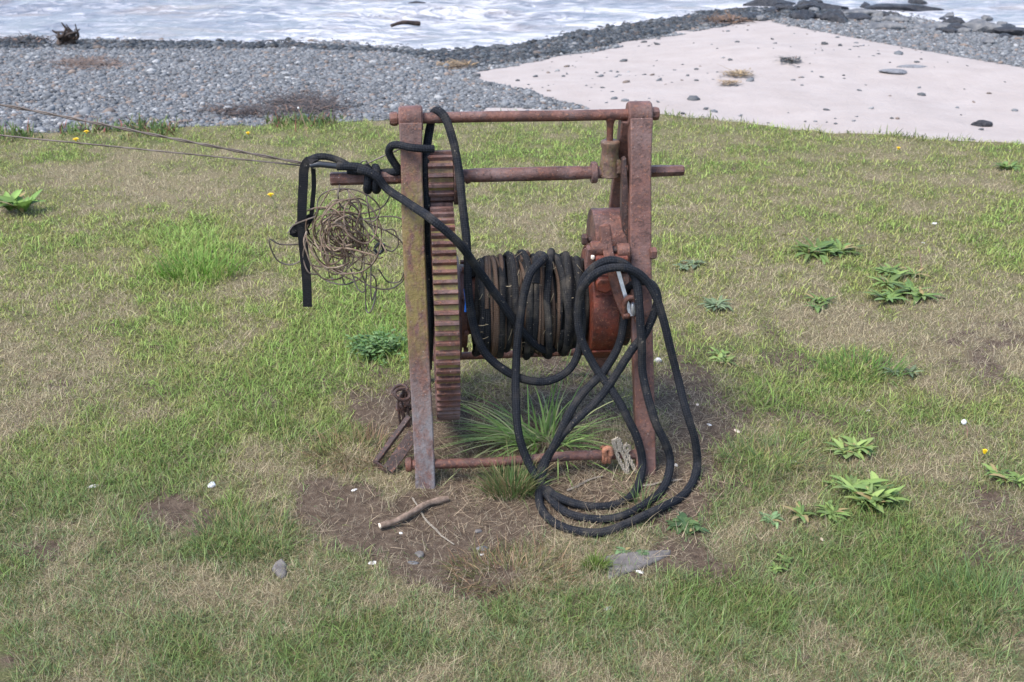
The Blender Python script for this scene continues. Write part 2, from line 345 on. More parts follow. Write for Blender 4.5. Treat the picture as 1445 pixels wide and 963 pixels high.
# beach: sand / shingle masks
from_px = lambda lst: np.array(lst, float)
SAND = from_px([(672, 104), (740, 92), (800, 78), (880, 60), (960, 47), (1060, 32), (1085, 30), (1160, 45), (1250, 62), (1340, 78), (1470, 100), (1800, 170), (1800, 320), (900, 320), (830, 150), (760, 132), (700, 118)])
SAND2 = from_px([(690, 150), (900, 150), (1000, 190), (640, 190)])
WET = from_px([(-400, 58), (0, 58), (420, 60), (600, 76), (700, 62), (860, 36), (1060, 0), (1800, -60), (1800, 20), (1445, 40), (1200, 16), (1075, 30), (960, 45), (800, 76), (660, 100), (560, 76), (400, 70), (0, 69), (-400, 69)])
def inpoly(px, py, poly):
    c = np.zeros(px.shape, bool); n = len(poly)
    for i in range(n):
        x0, y0 = poly[i]; x1, y1 = poly[(i + 1) % n]
        if y0 == y1: continue
        c ^= ((y0 > py) != (y1 > py)) & (px < (x1 - x0) * (py - y0) / (y1 - y0) + x0)
    return c
def beach_mask(x, y, jit=1.0):
    z = zground(x, y); px, py = proj(np.stack([x, y, z], -1))
    wx = (fbm(x * 1.6, y * 1.6, 51, 4) - .5) * 60 * jit; wy = (fbm(x * 1.6, y * 1.6, 52, 4) - .5) * 16 * jit
    ridge = px > 1090
    sx = np.where(ridge, px, px + wx); sy = np.where(ridge, py, py + wy)
    sand = inpoly(sx, sy, SAND) | (inpoly(sx, sy, SAND2) & (px > 640)); wet = inpoly(px + wx * .4, py + wy * .4, WET) & ~sand
    return sand, wet, px, py
t = NT('beach_ground', .9, .2)
n1 = t.noise(3, 6, .6); n2 = t.noise(160, 4, .7); n3 = t.noise(12, 5, .6)
sandc = t.mix(t.ramp(n1, [(.35, 0), (.7, 1)]), (.345, .300, .276), (.30, .256, .232)); sandc = t.mix(t.ramp(n2, [(.45, 0), (.8, .5)]), sandc, (.24, .20, .19)); sandc = t.mix(t.ramp(n3, [(.55, 0), (.75, .3)]), sandc, (.38, .335, .325))
v = t.n.new('ShaderNodeTexVoronoi'); v.inputs['Scale'].default_value = 30; t.lk(t.tc.outputs['Object'], v.inputs['Vector'])
grav = t.ramp(v.outputs['Distance'], [(0, (.17, .18, .19)), (.55, (.06, .062, .068)), (1, (.02, .02, .022))])
c = t.mix(t.attr('sand'), grav, sandc); c = t.mix(t.attr('wet'), c, (.030, .032, .038))
t.col(c); t.bump(t.math('ADD', n3, t.math('MULTIPLY', n2, .2)), .5, .03); M['beach'] = t.mat
tb = np.linspace(0, 1, 230) ** 1.35
Db = De[:, None] + (32 - De[:, None]) * tb[None]
grid(A, Db, lambda X, Y: zbeach(X / Y, Y), 'beach_ground', M['beach'], {'sand': lambda x, y: beach_mask(x, y)[0].astype(float), 'wet': lambda x, y: beach_mask(x, y)[1].astype(float)})

# ------------------------------------------------------------------ sea
t = NT('sea_water', .16, .5)
n1 = t.noise(1.3, 8, .66, stretch=(.7, 1.3, 1), dist=1.2); n2 = t.noise(5.5, 6, .65, stretch=(.6, 1.1, 1), dist=1.0)
wat = t.mix(t.ramp(n2, [(.40, 0), (.66, 1)]), (.20, .21, .25), (.38, .36, .38))
wat = t.mix(t.ramp(t.noise(1.1, 6, .65, stretch=(.5, 1.5, 1)), [(.52, 0), (.66, .8)]), wat, (.34, .26, .22))
foam_f = t.math('ADD', t.attr('foam'), t.math('ADD', t.math('MULTIPLY', t.math('SUBTRACT', n1, .5), 2.8), t.math('MULTIPLY', t.math('SUBTRACT', n2, .5), 2.4)))
ff = t.ramp(foam_f, [(.16, 0), (.45, .45), (.8, 1)])
t.col(t.mix(ff, wat, (.70, .68, .69))); t.rough(t.ramp(ff, [(0, .28), (1, .85)]))
t.bump(t.math('ADD', n2, t.math('MULTIPLY', n1, .8)), .9, .28); M['sea'] = t.mat
Aw = np.linspace(-1.7, 1.7, 420); tw = np.linspace(0, 1, 340)
Dw = (11. * (1500 / 11.) ** (tw ** 1.9))[None] + Aw[:, None] * 0
def zsea(X, Y):
    sh = Dshore(X / Y); off = np.maximum(Y - sh, 0)
    amp = np.minimum(1, .15 + off * .22) * np.exp(-np.maximum(Y - 60, 0) / 60)
    ph = Y * 2.1 + 2.2 * fbm(X * .25, Y * .25, 91, 3) * 3 + X * .25
    return ZS + amp * (.075 * np.maximum(np.sin(ph), -.3) + .13 * (fbm(X * .8, Y * 1.6, 92, 4) - .5) * 2) + .01
def foamf(x, y):
    sh = Dshore(x / y); off = y - sh; px, py = proj(np.stack([x, y, np.full_like(x, ZS)], -1))
    f = .50 * np.exp(-(off / .6) ** 2) + .06
    f = f + .50 * np.exp(-(((px - 560) / 220) ** 2 + ((py - 30) / 34) ** 2)) + .22 * np.exp(-(((px - 840) / 160) ** 2 + ((py - 20) / 24) ** 2)) - .10 * np.exp(-(((px - 150) / 260) ** 2 + ((py - 10) / 30) ** 2))
    return f + .28 * np.exp(-(((px - 1290) / 160) ** 2 + ((py - 30) / 26) ** 2))
grid(Aw, Dw, zsea, 'sea_water', M['sea'], {'foam': foamf})

# ------------------------------------------------------------------ shingle: uncountable beach pebbles
def ico(sub):
    import bmesh
    bm = bmesh.new(); bmesh.ops.create_icosphere(bm, subdivisions=sub, radius=1); v = np.array([p.co[:] for p in bm.verts]); f = np.array([[q.index for q in p.verts] for p in bm.faces]); bm.free(); return v, f
I1, I2 = ico(1), ico(2)
def scatter(name, P, S, C, base, mat, flat=(.45, .75), sink=.25):
    bv, bf = base; n = len(P); k = len(bv)
    var = np.stack([bv * (1 + .22 * (np.random.default_rng(i).random((k, 1)) - .5)) for i in range(10)])[rng.integers(0, 10, n)]
    sx = S * rng.uniform(.8, 1.35, n); sy = S * rng.uniform(.65, 1.0, n); sz = S * rng.uniform(*flat, n)
    W = var * np.stack([sx, sy, sz], -1)[:, None]
    tx = rng.normal(0, .25, n); c, s = np.cos(tx)[:, None], np.sin(tx)[:, None]; W = np.stack([W[..., 0] * c - W[..., 2] * s, W[..., 1], W[..., 0] * s + W[..., 2] * c], -1)
    az = rng.uniform(0, 6.28, n); c, s = np.cos(az)[:, None], np.sin(az)[:, None]; W = np.stack([W[..., 0] * c - W[..., 1] * s, W[..., 0] * s + W[..., 1] * c, W[..., 2]], -1)
    W = W + P[:, None]; W[..., 2] += (sz * (1 - sink * 2) * .6)[:, None]
    F = (bf[None] + (np.arange(n) * k)[:, None, None]).reshape(-1, 3)
    me = raw_mesh(name, W.reshape(-1, 3), F, mat, True, colors={'Col': np.repeat(C, k, 0)}); return link(bpy.data.objects.new(name, me))
t = NT('shingle_stones', .75, .3); c = t.attr('Col', 'Color'); n = t.noise(70, 5, .6); t.col(t.mix(t.ramp(n, [(.3, .0), (.75, .45)]), c, (.09, .09, .095))); t.bump(n, .4, .004); M['pebble'] = t.mat
t = NT('wet_stones', .5, .3); t.col(t.attr('Col', 'Color')); M['pebble_wet'] = t.mat
def stone_cols(n):
    b = rng.uniform(.08, .20, n)[:, None] * np.array([[.97, 1.0, 1.03]]); k = rng.random(n)
    b[k < .06] = rng.uniform(.24, .38, ((k < .06).sum(), 1)) * np.array([[1, .99, .97]])
    o = (k > .91); b[o] = rng.uniform(.7, 1.1, (o.sum(), 1)) * np.array([[.22, .165, .13]])
    d = (k > .10) & (k < .22); b[d] = b[d] * .45; return b
N = 520000
a_ = rng.uniform(-.56, .56, N); d_ = np.sqrt(rng.uniform(5.9 ** 2, 17.5 ** 2, N)); x_, y_ = a_ * d_, d_
ok = (d_ > Dedge(a_) + .02) & (d_ < Dshore(a_) + .5); x_, y_ = x_[ok], y_[ok]
sand, wet, px_, py_ = beach_mask(x_, y_); keep = ~sand & (rng.random(len(x_)) < np.where(py_ > 105, 1.0, .75))
x_, y_, wet, px_, py_ = x_[keep], y_[keep], wet[keep], px_[keep], py_[keep]
P = np.stack([x_, y_, zground(x_, y_)], -1); S = rng.lognormal(math.log(.0102), .42, len(P)) * (1 + .35 * np.exp(-((px_ - 20) / 120) ** 2 - ((py_ - 180) / 26) ** 2)) * (1 + .045 * (y_ - 7))
C = stone_cols(len(P)); near = y_ < 8.6
o = scatter('shingle', P[near & ~wet], S[near & ~wet], C[near & ~wet], I1, M['pebble']); tag(o, 'grey shingle pebbles along the lawn side of the beach', 'shingle', kind='stuff')
o = scatter('shingle', P[~near & ~wet], S[~near & ~wet], C[~near & ~wet], I1, M['pebble']); tag(o, 'grey shingle pebbles spread over the middle of the beach', 'shingle', kind='stuff')
o = scatter('wet_shingle', P[wet], S[wet] * 1.35, C[wet] * np.where(rng.random((wet.sum(), 1)) < .3, .50, .20), I1, M['pebble_wet']); tag(o, 'dark wet pebbles in a band along the waterline', 'shingle', kind='stuff')
# loose pebbles lying on the sand
N = 2600; a_ = rng.uniform(.0, .62, N); d_ = rng.uniform(6, 17, N); x_, y_ = a_ * d_, d_; sand, wet, px_, py_ = beach_mask(x_, y_)
cl = fbm(x_ * 1.3, y_ * 1.3, 61, 3); ok = sand & (d_ > Dedge(a_) + .05) & (rng.random(N) < np.where(cl > .55, .40, .10) + .55 * np.exp(-((px_ - 760) / 160) ** 2 - ((py_ - 150) / 34) ** 2) + .25 * np.exp(-((px_ - 800) / 120) ** 2 - ((py_ - 90) / 16) ** 2))
P = np.stack([x_[ok], y_[ok], zground(x_[ok], y_[ok])], -1); o = scatter('scattered_pebbles', P, rng.lognormal(math.log(.017), .5, ok.sum()), stone_cols(ok.sum()) * .8, I1, M['pebble'], (.3, .5)); tag(o, 'loose grey pebbles sprinkled over the pale pink sand', 'pebbles', kind='stuff')

# ------------------------------------------------------------------ grass
def blades(x, y, z0, length, width, az, lean, curl, colr, name, mat, seg=3):
    n = len(x); ts = np.linspace(0, 1, seg + 1); d = np.stack([np.cos(az), np.sin(az)], -1); sdv = np.stack([-d[:, 1], d[:, 0]], -1); tw = rng.uniform(-.9, .9, n)
    sdv = sdv * np.cos(tw)[:, None] + d * np.sin(tw)[:, None]
    V = []; cx = np.zeros(n); cz = np.zeros(n); prev = 0
    for k, tk in enumerate(ts):
        if k:
            ang = lean + curl * (tk - .5 / seg); dl = length / seg; cx = cx + np.sin(ang) * dl; cz = cz + np.cos(ang) * dl
        p = np.stack([x + d[:, 0] * cx, y + d[:, 1] * cx, z0 + np.maximum(cz, -.004)], -1)
        w = width * (1 - tk ** 2.2) * .5 if k < seg else None
        if w is not None:
            o = np.concatenate([sdv * w[:, None], np.zeros((n, 1))], -1); V += [p - o, p + o]
        else: V.append(p)
    k = len(V); V = np.stack(V, 1).reshape(-1, 3); b = (np.arange(n) * k)[:, None]
    tri = []
    for s_ in range(seg - 1): q = 2 * s_; tri += [[q, q + 1, q + 3], [q, q + 3, q + 2]]
    q = 2 * (seg - 1); tri.append([q, q + 1, q + 2])
    F = (b[:, None] + np.array(tri)[None]).reshape(-1, 3)
    kk = np.tile(np.concatenate([np.repeat(np.linspace(.75, 1.0, seg), 2), [1.12]]), n)[:, None]
    me = raw_mesh(name, V, F, mat, True, colors={'Col': np.repeat(colr, k, 0)})
    return link(bpy.data.objects.new(name, me))
def lawn_pts(N, power):
    a = rng.uniform(-.56, .56, N); u = rng.random(N); D = 1.75 * (7.6 / 1.75) ** (u ** power)
    ok = D < Dedge(a) + .06 * (rng.random(N)); return a[ok] * D[ok], D[ok]
def turf(N, name, label, kindd):
    x, y = lawn_pts(N, .92); bare, g, cool, px, py = lawn_maps(x, y)
    n = len(x); r = rng.random(n); pn = fbm(x * 7, y * 7, 44, 3)
    isg = r < np.clip(g * .85 + .14, .14, .82)
    if kindd == 'green': keep = isg & (rng.random(n) < np.clip(1.0 - bare * 1.15, .015, 1)) & (rng.random(n) < .45 + .75 * g)
    else: keep = ~isg & (rng.random(n) < np.clip(1.05 - bare * .9, .13, 1))
    x, y, bare, g, cool, px, py, pn = [q[keep] for q in (x, y, bare, g, cool, px, py, pn)]; n = len(x)
    wsc = np.clip(y / 3.0, .75, 1.7)
    if kindd == 'green':
        ln = rng.lognormal(math.log(.0195), .42, n) * (.65 + .75 * g) * (1 + .12 * cool) * (1 + .9 * np.exp(-((px - 275) / 62) ** 2 - ((py - 360) / 40) ** 2)); wd = rng.uniform(.0016, .0030, n) * wsc; lean = np.abs(rng.normal(.50, .50, n)); curl = rng.uniform(.1, 1.7, n)
        yg = np.array([.30, .325, .095]); bg = np.array([.128, .185, .080]); br = np.array([.22, .34, .075])
        m = np.clip(cool * .85 + rng.normal(0, .18, n), 0, 1)[:, None]; c = yg * (1 - m) + bg * m
        lush = np.clip((g - .62) * 2.0, 0, .8)[:, None]; c = c * (1 - lush) + br * lush * (1 - .42 * cool[:, None]) + 0
        c = c * rng.uniform(.55, 1.6, n)[:, None]; mixd = (rng.random(n) < .26)[:, None]; c = np.where(mixd, c * .4 + np.array([.26, .19, .09]) * .6, c)
    else:
        ln = rng.lognormal(math.log(.024), .42, n) * np.clip(1.05 - .08 * (y - 3), .65, 1.0); wd = rng.uniform(.0009, .0017, n) * wsc; lean = np.abs(rng.normal(1.05, .45, n)); curl = rng.uniform(-.2, 1.0, n)
        s1 = np.array([.48, .41, .255]); s2 = np.array([.40, .315, .20]); s3 = np.array([.19, .135, .095])
        k = rng.random(n)[:, None]; c = np.where(k < .55, s1, np.where(k < .8, s2, s3)) * rng.uniform(.65, 1.25, n)[:, None]
        c = c * (1 - .16 * np.clip(bare + .30 * cool, 0, 1)[:, None]); pk = np.clip(bare, 0, 1)[:, None]; c = c * (1 - .4 * pk) + (c.mean(1, keepdims=True) * np.array([1.15, .97, .84])) * .4 * pk
    o = blades(x, y, zground(x, y) - .002, ln, wd, rng.uniform(0, 6.28, n), lean, curl, c, name, M['grass']); tag(o, label, 'grass', kind='stuff'); print(name, n)
turf(700000, 'lawn_grass', 'short patchy green lawn grass over the whole foreground', 'green')
turf(780000, 'dry_grass', 'dry straw coloured grass and thatch between the green', 'dry')

def tuft(name, label, px, py, n, rad, ln, wd, lean, cols, az=None, azs=6.28, seg=4, group=None):
    c0 = G(px, py); r = np.sqrt(rng.random(n)) * rad; th = rng.uniform(0, 6.28, n); x = c0[0] + r * np.cos(th); y = c0[1] + r * np.sin(th) * .7
    a = th + rng.normal(0, .5, n) if az is None else rng.normal(az, azs, n)
    k = rng.integers(0, len(cols), n); c = np.array(cols)[k] * rng.uniform(.7, 1.3, n)[:, None]
    o = blades(x, y, zground(x, y) - .003, ln * rng.lognormal(0, .28, n), wd * rng.uniform(.7, 1.3, n), a, np.abs(rng.normal(lean[0], lean[1], n)), rng.uniform(.4, 1.7, n) * lean[2], c, name, M['grass'], seg)
    return tag(o, label, 'grass tuft', group)
GB = [(.22, .34, .09), (.26, .37, .11), (.18, .29, .075), (.36, .38, .18)]; GC = [(.12, .22, .045), (.13, .22, .05), (.085, .16, .035)]; GD = [(.085, .14, .045), (.12, .17, .055), (.25, .20, .10)]; GR = [(.22, .13, .075), (.14, .14, .05), (.30, .21, .12), (.11, .125, .045)]
tuft('grass_tuft', 'tall lush green grass tuft growing beneath the rope drum', 768, 628, 150, .10, .19, .0058, (.95, .30, .75), GB, seg=6)
tuft('grass_tuft', 'flattened long green blades reaching left under the cog wheel', 752, 626, 50, .08, .25, .0068, (1.15, .15, .35), GB, 3.2, .35, 6)
tuft('grass_tuft', 'fine short green tuft in front of the low front bar', 722, 690, 520, .075, .085, .0024, (.25, .3, .7), GD)
tuft('grass_tuft', 'reddish brown grass mound in front of the bare soil', 722, 806, 1000, .16, .045, .0022, (.8, .4, .8), GR)
tuft('grass_tuft', 'bright green coarse tuft on the lawn left of the hanging strap', 285, 385, 260, .19, .085, .0046, (.3, .3, .7), [(.13, .25, .035), (.16, .27, .05), (.10, .19, .03)])
tuft('grass_tuft', 'green and straw tuft at the foot of the left leg', 545, 490, 120, .10, .10, .004, (.5, .3, .8), GC)
tuft('grass_tuft', 'small moss green tuft at the corner of the flat slab', 842, 800, 260, .028, .035, .002, (.35, .3, .7), [(.11, .17, .03), (.14, .19, .04)])
tuft('grass_tuft', 'thin grass sprig growing through the rope coils', 905, 715, 70, .05, .07, .0026, (.5, .4, .8), GD)
tuft('grass_tuft', 'long drooping green tuft right of the rope loops', 1085, 655, 360, .14, .065, .0028, (.7, .4, .9), GD)
tuft('grass_tuft', 'long green tuft on the brown ground behind the broad weed', 1215, 525, 260, .14, .075, .0032, (.6, .4, .8), GC)
tuft('grass_tuft', 'dark green tussock left of the bare soil', 350, 760, 420, .17, .050, .0024, (.5, .45, .8), GD)
tuft('grass_tuft', 'dry brown tussock below the hanging wire tangle', 500, 640, 500, .14, .07, .0022, (.8, .4, .8), GR)
tuft('grass_tuft', 'thick green tuft at the right edge of the foreground', 1395, 860, 600, .20, .055, .0026, (.45, .4, .8), [(.085, .15, .05), (.12, .175, .055)])

# low plants along the bank at the back of the lawn
n = 3600; a = rng.uniform(-.56, .02, n); x = a * (Dedge(a) + rng.normal(-.02, .10, n)); y = Dedge(a) + rng.normal(.0, .11, n); x = a * y
ok = fbm(x * 2.2, y * 2.2, 83, 3) > .50; x, y = x[ok], y[ok]; n = len(x); k = rng.random(n)[:, None]
c = np.where(k < .66, np.array([.085, .135, .035]), np.where(k < .82, np.array([.20, .075, .06]), np.array([.24, .20, .10]))) * rng.uniform(.6, 1.4, n)[:, None]
n2 = 900; a2 = rng.uniform(.02, .56, n2); y2 = Dedge(a2) + rng.normal(.0, .06, n2); x2 = a2 * y2; ok = fbm(x2 * 3.2, y2 * 3.2, 84, 3) > .54; x = np.concatenate([x, x2[ok]]); y = np.concatenate([y, y2[ok]]); c = np.concatenate([c, np.array([.12, .15, .05]) * rng.uniform(.6, 1.4, ok.sum())[:, None]]); n = len(x)
o = blades(x, y, zground(x, y), np.minimum(rng.lognormal(math.log(.065), .4, n), .11) * np.where(x > .12, .62, 1), rng.uniform(.006, .013, n) * np.where(x > .12, .6, 1), rng.uniform(0, 6.28, n), np.abs(rng.normal(.4, .5, n)), rng.uniform(0, 1.6, n), c, 'bank_weeds', M['leaf'], 4); tag(o, 'low green and reddish weeds fringing the back edge of the lawn', 'weeds', kind='stuff')

# ------------------------------------------------------------------ broad-leaved weeds, each a thing
def leaf_mesh(V, F, C, base, az, lift, ln, wd, colr, droop, lobes=0):
    ts = np.linspace(0, 1, 9); d = np.array([math.cos(az), math.sin(az), 0]); s = np.array([-d[1], d[0], 0]); p = np.array(base, float); ang = lift; b = len(V)
    for i, t_ in enumerate(ts):
        if i: p = p + (d * math.cos(ang) + np.array([0, 0, math.sin(ang)])) * ln / 8; ang -= droop / 8
        w = wd * (max(0, math.sin(math.pi * min(1, .06 + t_ * .94) ** .85)) ** .8 * .5 + .03) * (1 - .35 * lobes * (i % 2))
        if i == 8: w = wd * .03
        up = np.array([-d[0] * math.sin(ang), -d[1] * math.sin(ang), math.cos(ang)])
        for q, hgt in ((-1, .22), (0, 0), (1, .22)): V.append(p + s * w * q + up * hgt * w); C.append(np.array(colr) * (1.25 if q == 0 else 1))
    for i in range(8):
        for j in range(2): a0 = b + i * 3 + j; F.append((a0, a0 + 1, a0 + 4, a0 + 3))
def weed(label, px, py, r_px, nleaf, wr, cols, lift=(.25, .8), lobes=0, name='weed_plant', group='broad leaved weeds in the lawn', squash=1.0):
    c0 = G(px, py); k = c0[1] * cT + CH * sT; r = r_px / FPX * k; V = []; F = []; C = []
    r *= .86; nc = max(1, int(round(nleaf / 6))); crowns = [(0, 0)] + [(random.gauss(0, .5) * r, random.gauss(0, .42) * r) for _ in range(nc - 1)]
    for ci, (ox, oy) in enumerate(crowns):
        kk = 17 if nc > 1 else int(nleaf * 1.2); lr = r * (.80 if nc > 1 else 1.1); a0 = random.uniform(0, 6.28)
        for i in range(kk):
            az = a0 + i * 2.4 + random.uniform(-.5, .5); ln = lr * random.uniform(.45, 1.2) * (1 - .35 * (i / kk)); bx, by = c0[0] + ox + random.gauss(0, .006), c0[1] + oy + random.gauss(0, .006); cc = np.array(random.choice(cols)) * random.uniform(.6, 1.35); cc = np.array([.26, .20, .09]) if random.random() < .07 else cc
            leaf_mesh(V, F, C, (bx, by, float(zground(np.array([bx]), np.array([by]))[0]) + .007), az + random.uniform(-.2, .2), lift[0] + (lift[1] - lift[0]) * (.25 + .75 * random.random()) * (.5 + .5 * i / kk), ln, ln * wr * random.uniform(.6, 1.05), cc, random.uniform(.3, 1.3), lobes)
    me = raw_mesh(name, V, F, M['leaf'], True, colors={'Col': np.array(C)}); me.flip_normals(); o = link(bpy.data.objects.new(name, me)); return tag(o, label, 'weed', group)
W1 = [(.115, .17, .045), (.095, .15, .042), (.145, .20, .055)]; W2 = [(.155, .225, .06), (.13, .19, .055), (.19, .25, .075)]; W3 = [(.15, .19, .10), (.12, .16, .08)]
weed('widest spreading green weed, right of the winch on the dry grass', 1162, 358, 56, 34, .22, W1)
weed('dark green rosette beside the thin orange stalk', 1262, 418, 52, 28, .26, W1)
weed('leafy green weed behind the dark rosette near the orange stalk', 1258, 385, 36, 22, .30, W1)
weed('small dark rosette on the bare dry patch below the widest weed', 1152, 424, 34, 16, .27, W1)
weed('narrow leaved pale weed just right of the right leg', 1008, 436, 36, 22, .24, W3)
weed('low bright weed right of the rope loops on dry ground', 1022, 514, 36, 18, .30, W2, lobes=.8)
weed('grey green rosette at the right beside a long grass tuft', 1284, 530, 32, 14, .26, W3)
weed('bright green weed above the shining yellow green clump', 1206, 640, 46, 26, .30, W2)
weed('large shining yellow green clump, the brightest weed', 1222, 714, 62, 38, .30, W2, (.5, 1.1))
weed('green leaf sprawl joining the left side of the brightest clump', 1168, 728, 44, 18, .30, W1)
weed('tiny light green seedling between the two bright weeds', 1172, 686, 18, 8, .4, W2)
weed('pale bluish green star shaped rosette near the bottom right', 1086, 738, 34, 11, .34, [(.15, .23, .10), (.12, .19, .08)], (.1, .5))
weed('deep green dandelion rosette at the right edge of the lawn', 1418, 682, 42, 20, .28, W1, (.3, .9), .9)
weed('upright broad leaved dock plant at the left edge of the lawn', 34, 302, 62, 14, .42, [(.12, .20, .045), (.145, .225, .055)], (.7, 1.25))
weed('flat pale weed behind the narrow leaved weed near the right leg', 962, 380, 28, 14, .34, W3)
weed('dark trailing weed on the lawn just right of the slab', 960, 745, 34, 26, .45, [(.05, .09, .035), (.07, .11, .04)], (.1, .6))
weed('low green sprout in the turf below the pale star rosette', 1094, 806, 24, 12, .36, W1)
weed('blue green flat leaves behind the slab by the moss', 880, 778, 24, 12, .6, [(.10, .16, .07), (.12, .18, .085)], (.0, .3))
c0 = G(530, 496); V = []; F = []; C = []
for i in range(150):
    bx, by = c0[0] + random.gauss(0, .045), c0[1] + random.gauss(0, .045); cc = np.array(random.choice([(.075, .14, .045), (.10, .175, .055), (.13, .20, .075)])) * random.uniform(.6, 1.3); l_ = random.uniform(.012, .024)
    for q in range(3): leaf_mesh(V, F, C, (bx, by, float(zground(np.array([bx]), np.array([by]))[0]) + random.uniform(.004, .05)), i + q * 1.1, random.uniform(-.1, .5), l_, l_ * .55, cc, .5)
me = raw_mesh('cranesbill_plant', V, F, M['leaf'], True, colors={'Col': np.array(C)}); tag(link(bpy.data.objects.new('cranesbill_plant', me)), 'low cranesbill clump of many tiny leaves at the foot of the left leg', 'weed')
weed('faint green weed in the far right corner of the lawn', 1425, 240, 30, 14, .3, W1)

# ------------------------------------------------------------------ dandelions and stalks
def flower(label, px, py, bx, by, r=.016, kind='yellow'):
    b = G(bx, by); b[2] = float(zground(b[:1], b[1:2])[0])
    ry = ray(px, py); t_ = b[1] / ry[1]; top = np.array([0, 0, CH]) + ry * t_
    e = empty('dandelion' if kind == 'yellow' else 'seed_stalk', b)
    m = MB(); mid = (b + top) / 2 + np.array([.008, 0, 0]); m.tube(spline([b - [0, 0, .01], mid, top], .01), .0026, 6); m.build('stem', M['stem'] if kind == 'yellow' else M['drystem'], e)
    m = MB()
    if kind == 'yellow':
        for ring, (n_, l_, lift) in enumerate(((16, r, .15), (13, r * .75, .5), (9, r * .45, .9))):
            for i in range(n_):
                a = 2 * math.pi * i / n_ + ring; d = Vector((math.cos(a), math.sin(a), 0)); s = Vector((-d.y, d.x, 0)); p1 = Vector(top) + d * l_ + Vector((0, 0, l_ * lift))
                m.add([Vector(top) + s * .001, Vector(top) - s * .001, p1 - s * .0024, p1 + s * .0024], [(0, 1, 2, 3)])
        m.lathe(Vector(top) - Vector((0, 0, .011)), (0, 0, 1), [(0, .003), (.005, .006), (.0108, .006)], 10); m.build('flower_head', M['petal'], e, fix=False)
    else:
        m.lathe(Vector(top) - Vector((0, 0, r * .7)), (0, 0, 1), [(0, r * .3), (r * .5, r * .85), (r * 1.1, r), (r * 1.7, r * .75), (r * 2.1, r * .3)], 12); m.build('seed_head', M['seedhead'], e)
    return e
D_ = 'dandelions in the lawn'
tag(flower('', 122, 186, 130, 202), 'yellow dandelion on a tall leaning stem near the shingle', 'flower', D_)
tag(flower('', 107, 197, 108, 203, .019), 'low yellow dandelion left of the tall leaning one', 'flower', D_)
tag(flower('', 382, 275, 388, 294, .016), 'yellow dandelion standing alone left of the hanging black strap', 'flower', D_)
tag(flower('', 350, 188, 350, 195, .014), 'small yellow dandelion below the heap of brown seaweed', 'flower', D_)
tag(flower('', 1268, 209, 1268, 216, .012), 'tiny yellow dandelion at the back edge under the sand', 'flower', D_)
tag(flower('', 1390, 636, 1389, 648, .007), 'half open yellow flower above the weed on the right edge', 'flower', D_)
tag(flower('', 1360, 597, 1364, 616, .0085, 'w'), 'white closed seed head on a short stalk at the right', 'flower')
tag(flower('', 421, 153, 434, 194, .006, 'w'), 'tall thin dead stalk with a white tip against the shingle', 'stalk')
def stalk(label, p0, p1):
    b = G(*p0); b[2] = 0; ry = ray(*p1); top = np.array([0, 0, CH]) + ry * (b[1] / ry[1]); m = MB(); m.tube(spline([b - [0, 0, .01], (b + top) / 2 + [.003, 0, 0], top], .01), .0022, 5); tag(m.build('dead_stalk', M['drystem']), label, 'stalk')
stalk('thin orange stalk standing among the dark green rosettes', (1301, 388), (1296, 350))
stalk('short bent brown stalk on the lawn left of the winch', (538, 203), (534, 188))

# ------------------------------------------------------------------ stones, shells, stick on the lawn
def blob(name, label, cat, px, py, r, mat, sc=(1, 1, .6), seed=1, rot=0, group=None, lift=.25, rough=.35):
    v, f = ico(3); g_ = np.random.default_rng(seed); k = g_.normal(size=(9, 3)); k /= np.linalg.norm(k, axis=1)[:, None]
    d = np.ones(len(v))
    for q in k: h = g_.uniform(.55, .9); dd = v @ q; d = np.minimum(d, np.where(dd > h, h / np.maximum(dd, .01), 1))
    v = v * (d * (1 + rough * .25 * (fbm(v[:, 0] * 3 + seed, v[:, 1] * 3 + v[:, 2] * 2, seed, 3) - .5)))[:, None] * np.array(sc) * r
    c, s = math.cos(rot), math.sin(rot); v = np.stack([v[:, 0] * c - v[:, 1] * s, v[:, 0] * s + v[:, 1] * c, v[:, 2]], -1)
    b = G(px, py); z = float(zground(b[:1], b[1:2])[0]); b = G(px, py, z)
    for _ in range(4): z = float(zground(b[:1], b[1:2])[0]); b = G(px, py, z)
    b[2] = z + r * sc[2] * lift
    me = raw_mesh(name, v, f, mat, True, 35); o = link(bpy.data.objects.new(name, me)); o.location = b; return tag(o, label, cat, group)
def flat_stone(name, label, poly, mat, h=.03, cat='stone', sink=.006):
    m = MB(); P = [G(*p) for p in poly]; z = float(np.mean([zground(p[:1], p[1:2])[0] for p in P])); n = len(P)
    c = np.mean(P, 0); top = []
    m.prism([(p[0], p[1], z) for p in P], (0, 0, -.03), (0, 0, h)); o = m.build(name, mat, None, 30, .006); tag(o, label, cat); return o
flat_stone('stone_slab', 'flat grey triangular stone slab set in the soil in front', [(858, 818), (854, 786), (880, 781), (915, 778), (948, 777), (946, 783), (915, 797), (878, 811)], M['slab'], .008)
flat_stone('stone', 'grey angular stone lying on the grass at the front left', [(384, 806), (388, 798), (398, 791), (405, 800), (405, 815), (396, 818)], M['slab'], .014)
blob('stone', 'small grey flat stone in the bare soil by the stick', 'stone', 592, 784, .015, M['slab'], (1, 1, .5), 3)
blob('stone', 'tiny grey stone in the soil right of the stick', 'stone', 675, 751, .011, M['slab'], (1, .8, .6), 4)
blob('stone', 'tan grey stone lying in the bare soil beside the red grass mound', 'stone', 680, 775, .013, M['stone_mid'], (1.4, .8, .5), 5)
blob('stone', 'half buried dark flake at the near rim of the bare soil', 'stone', 583, 795, .012, M['stone_mid'], (1.3, .7, .4), 6)
blob('stone', 'white rounded stone behind the right leg', 'stone', 928, 511, .016, M['shell'], (1, .9, .8), 7)
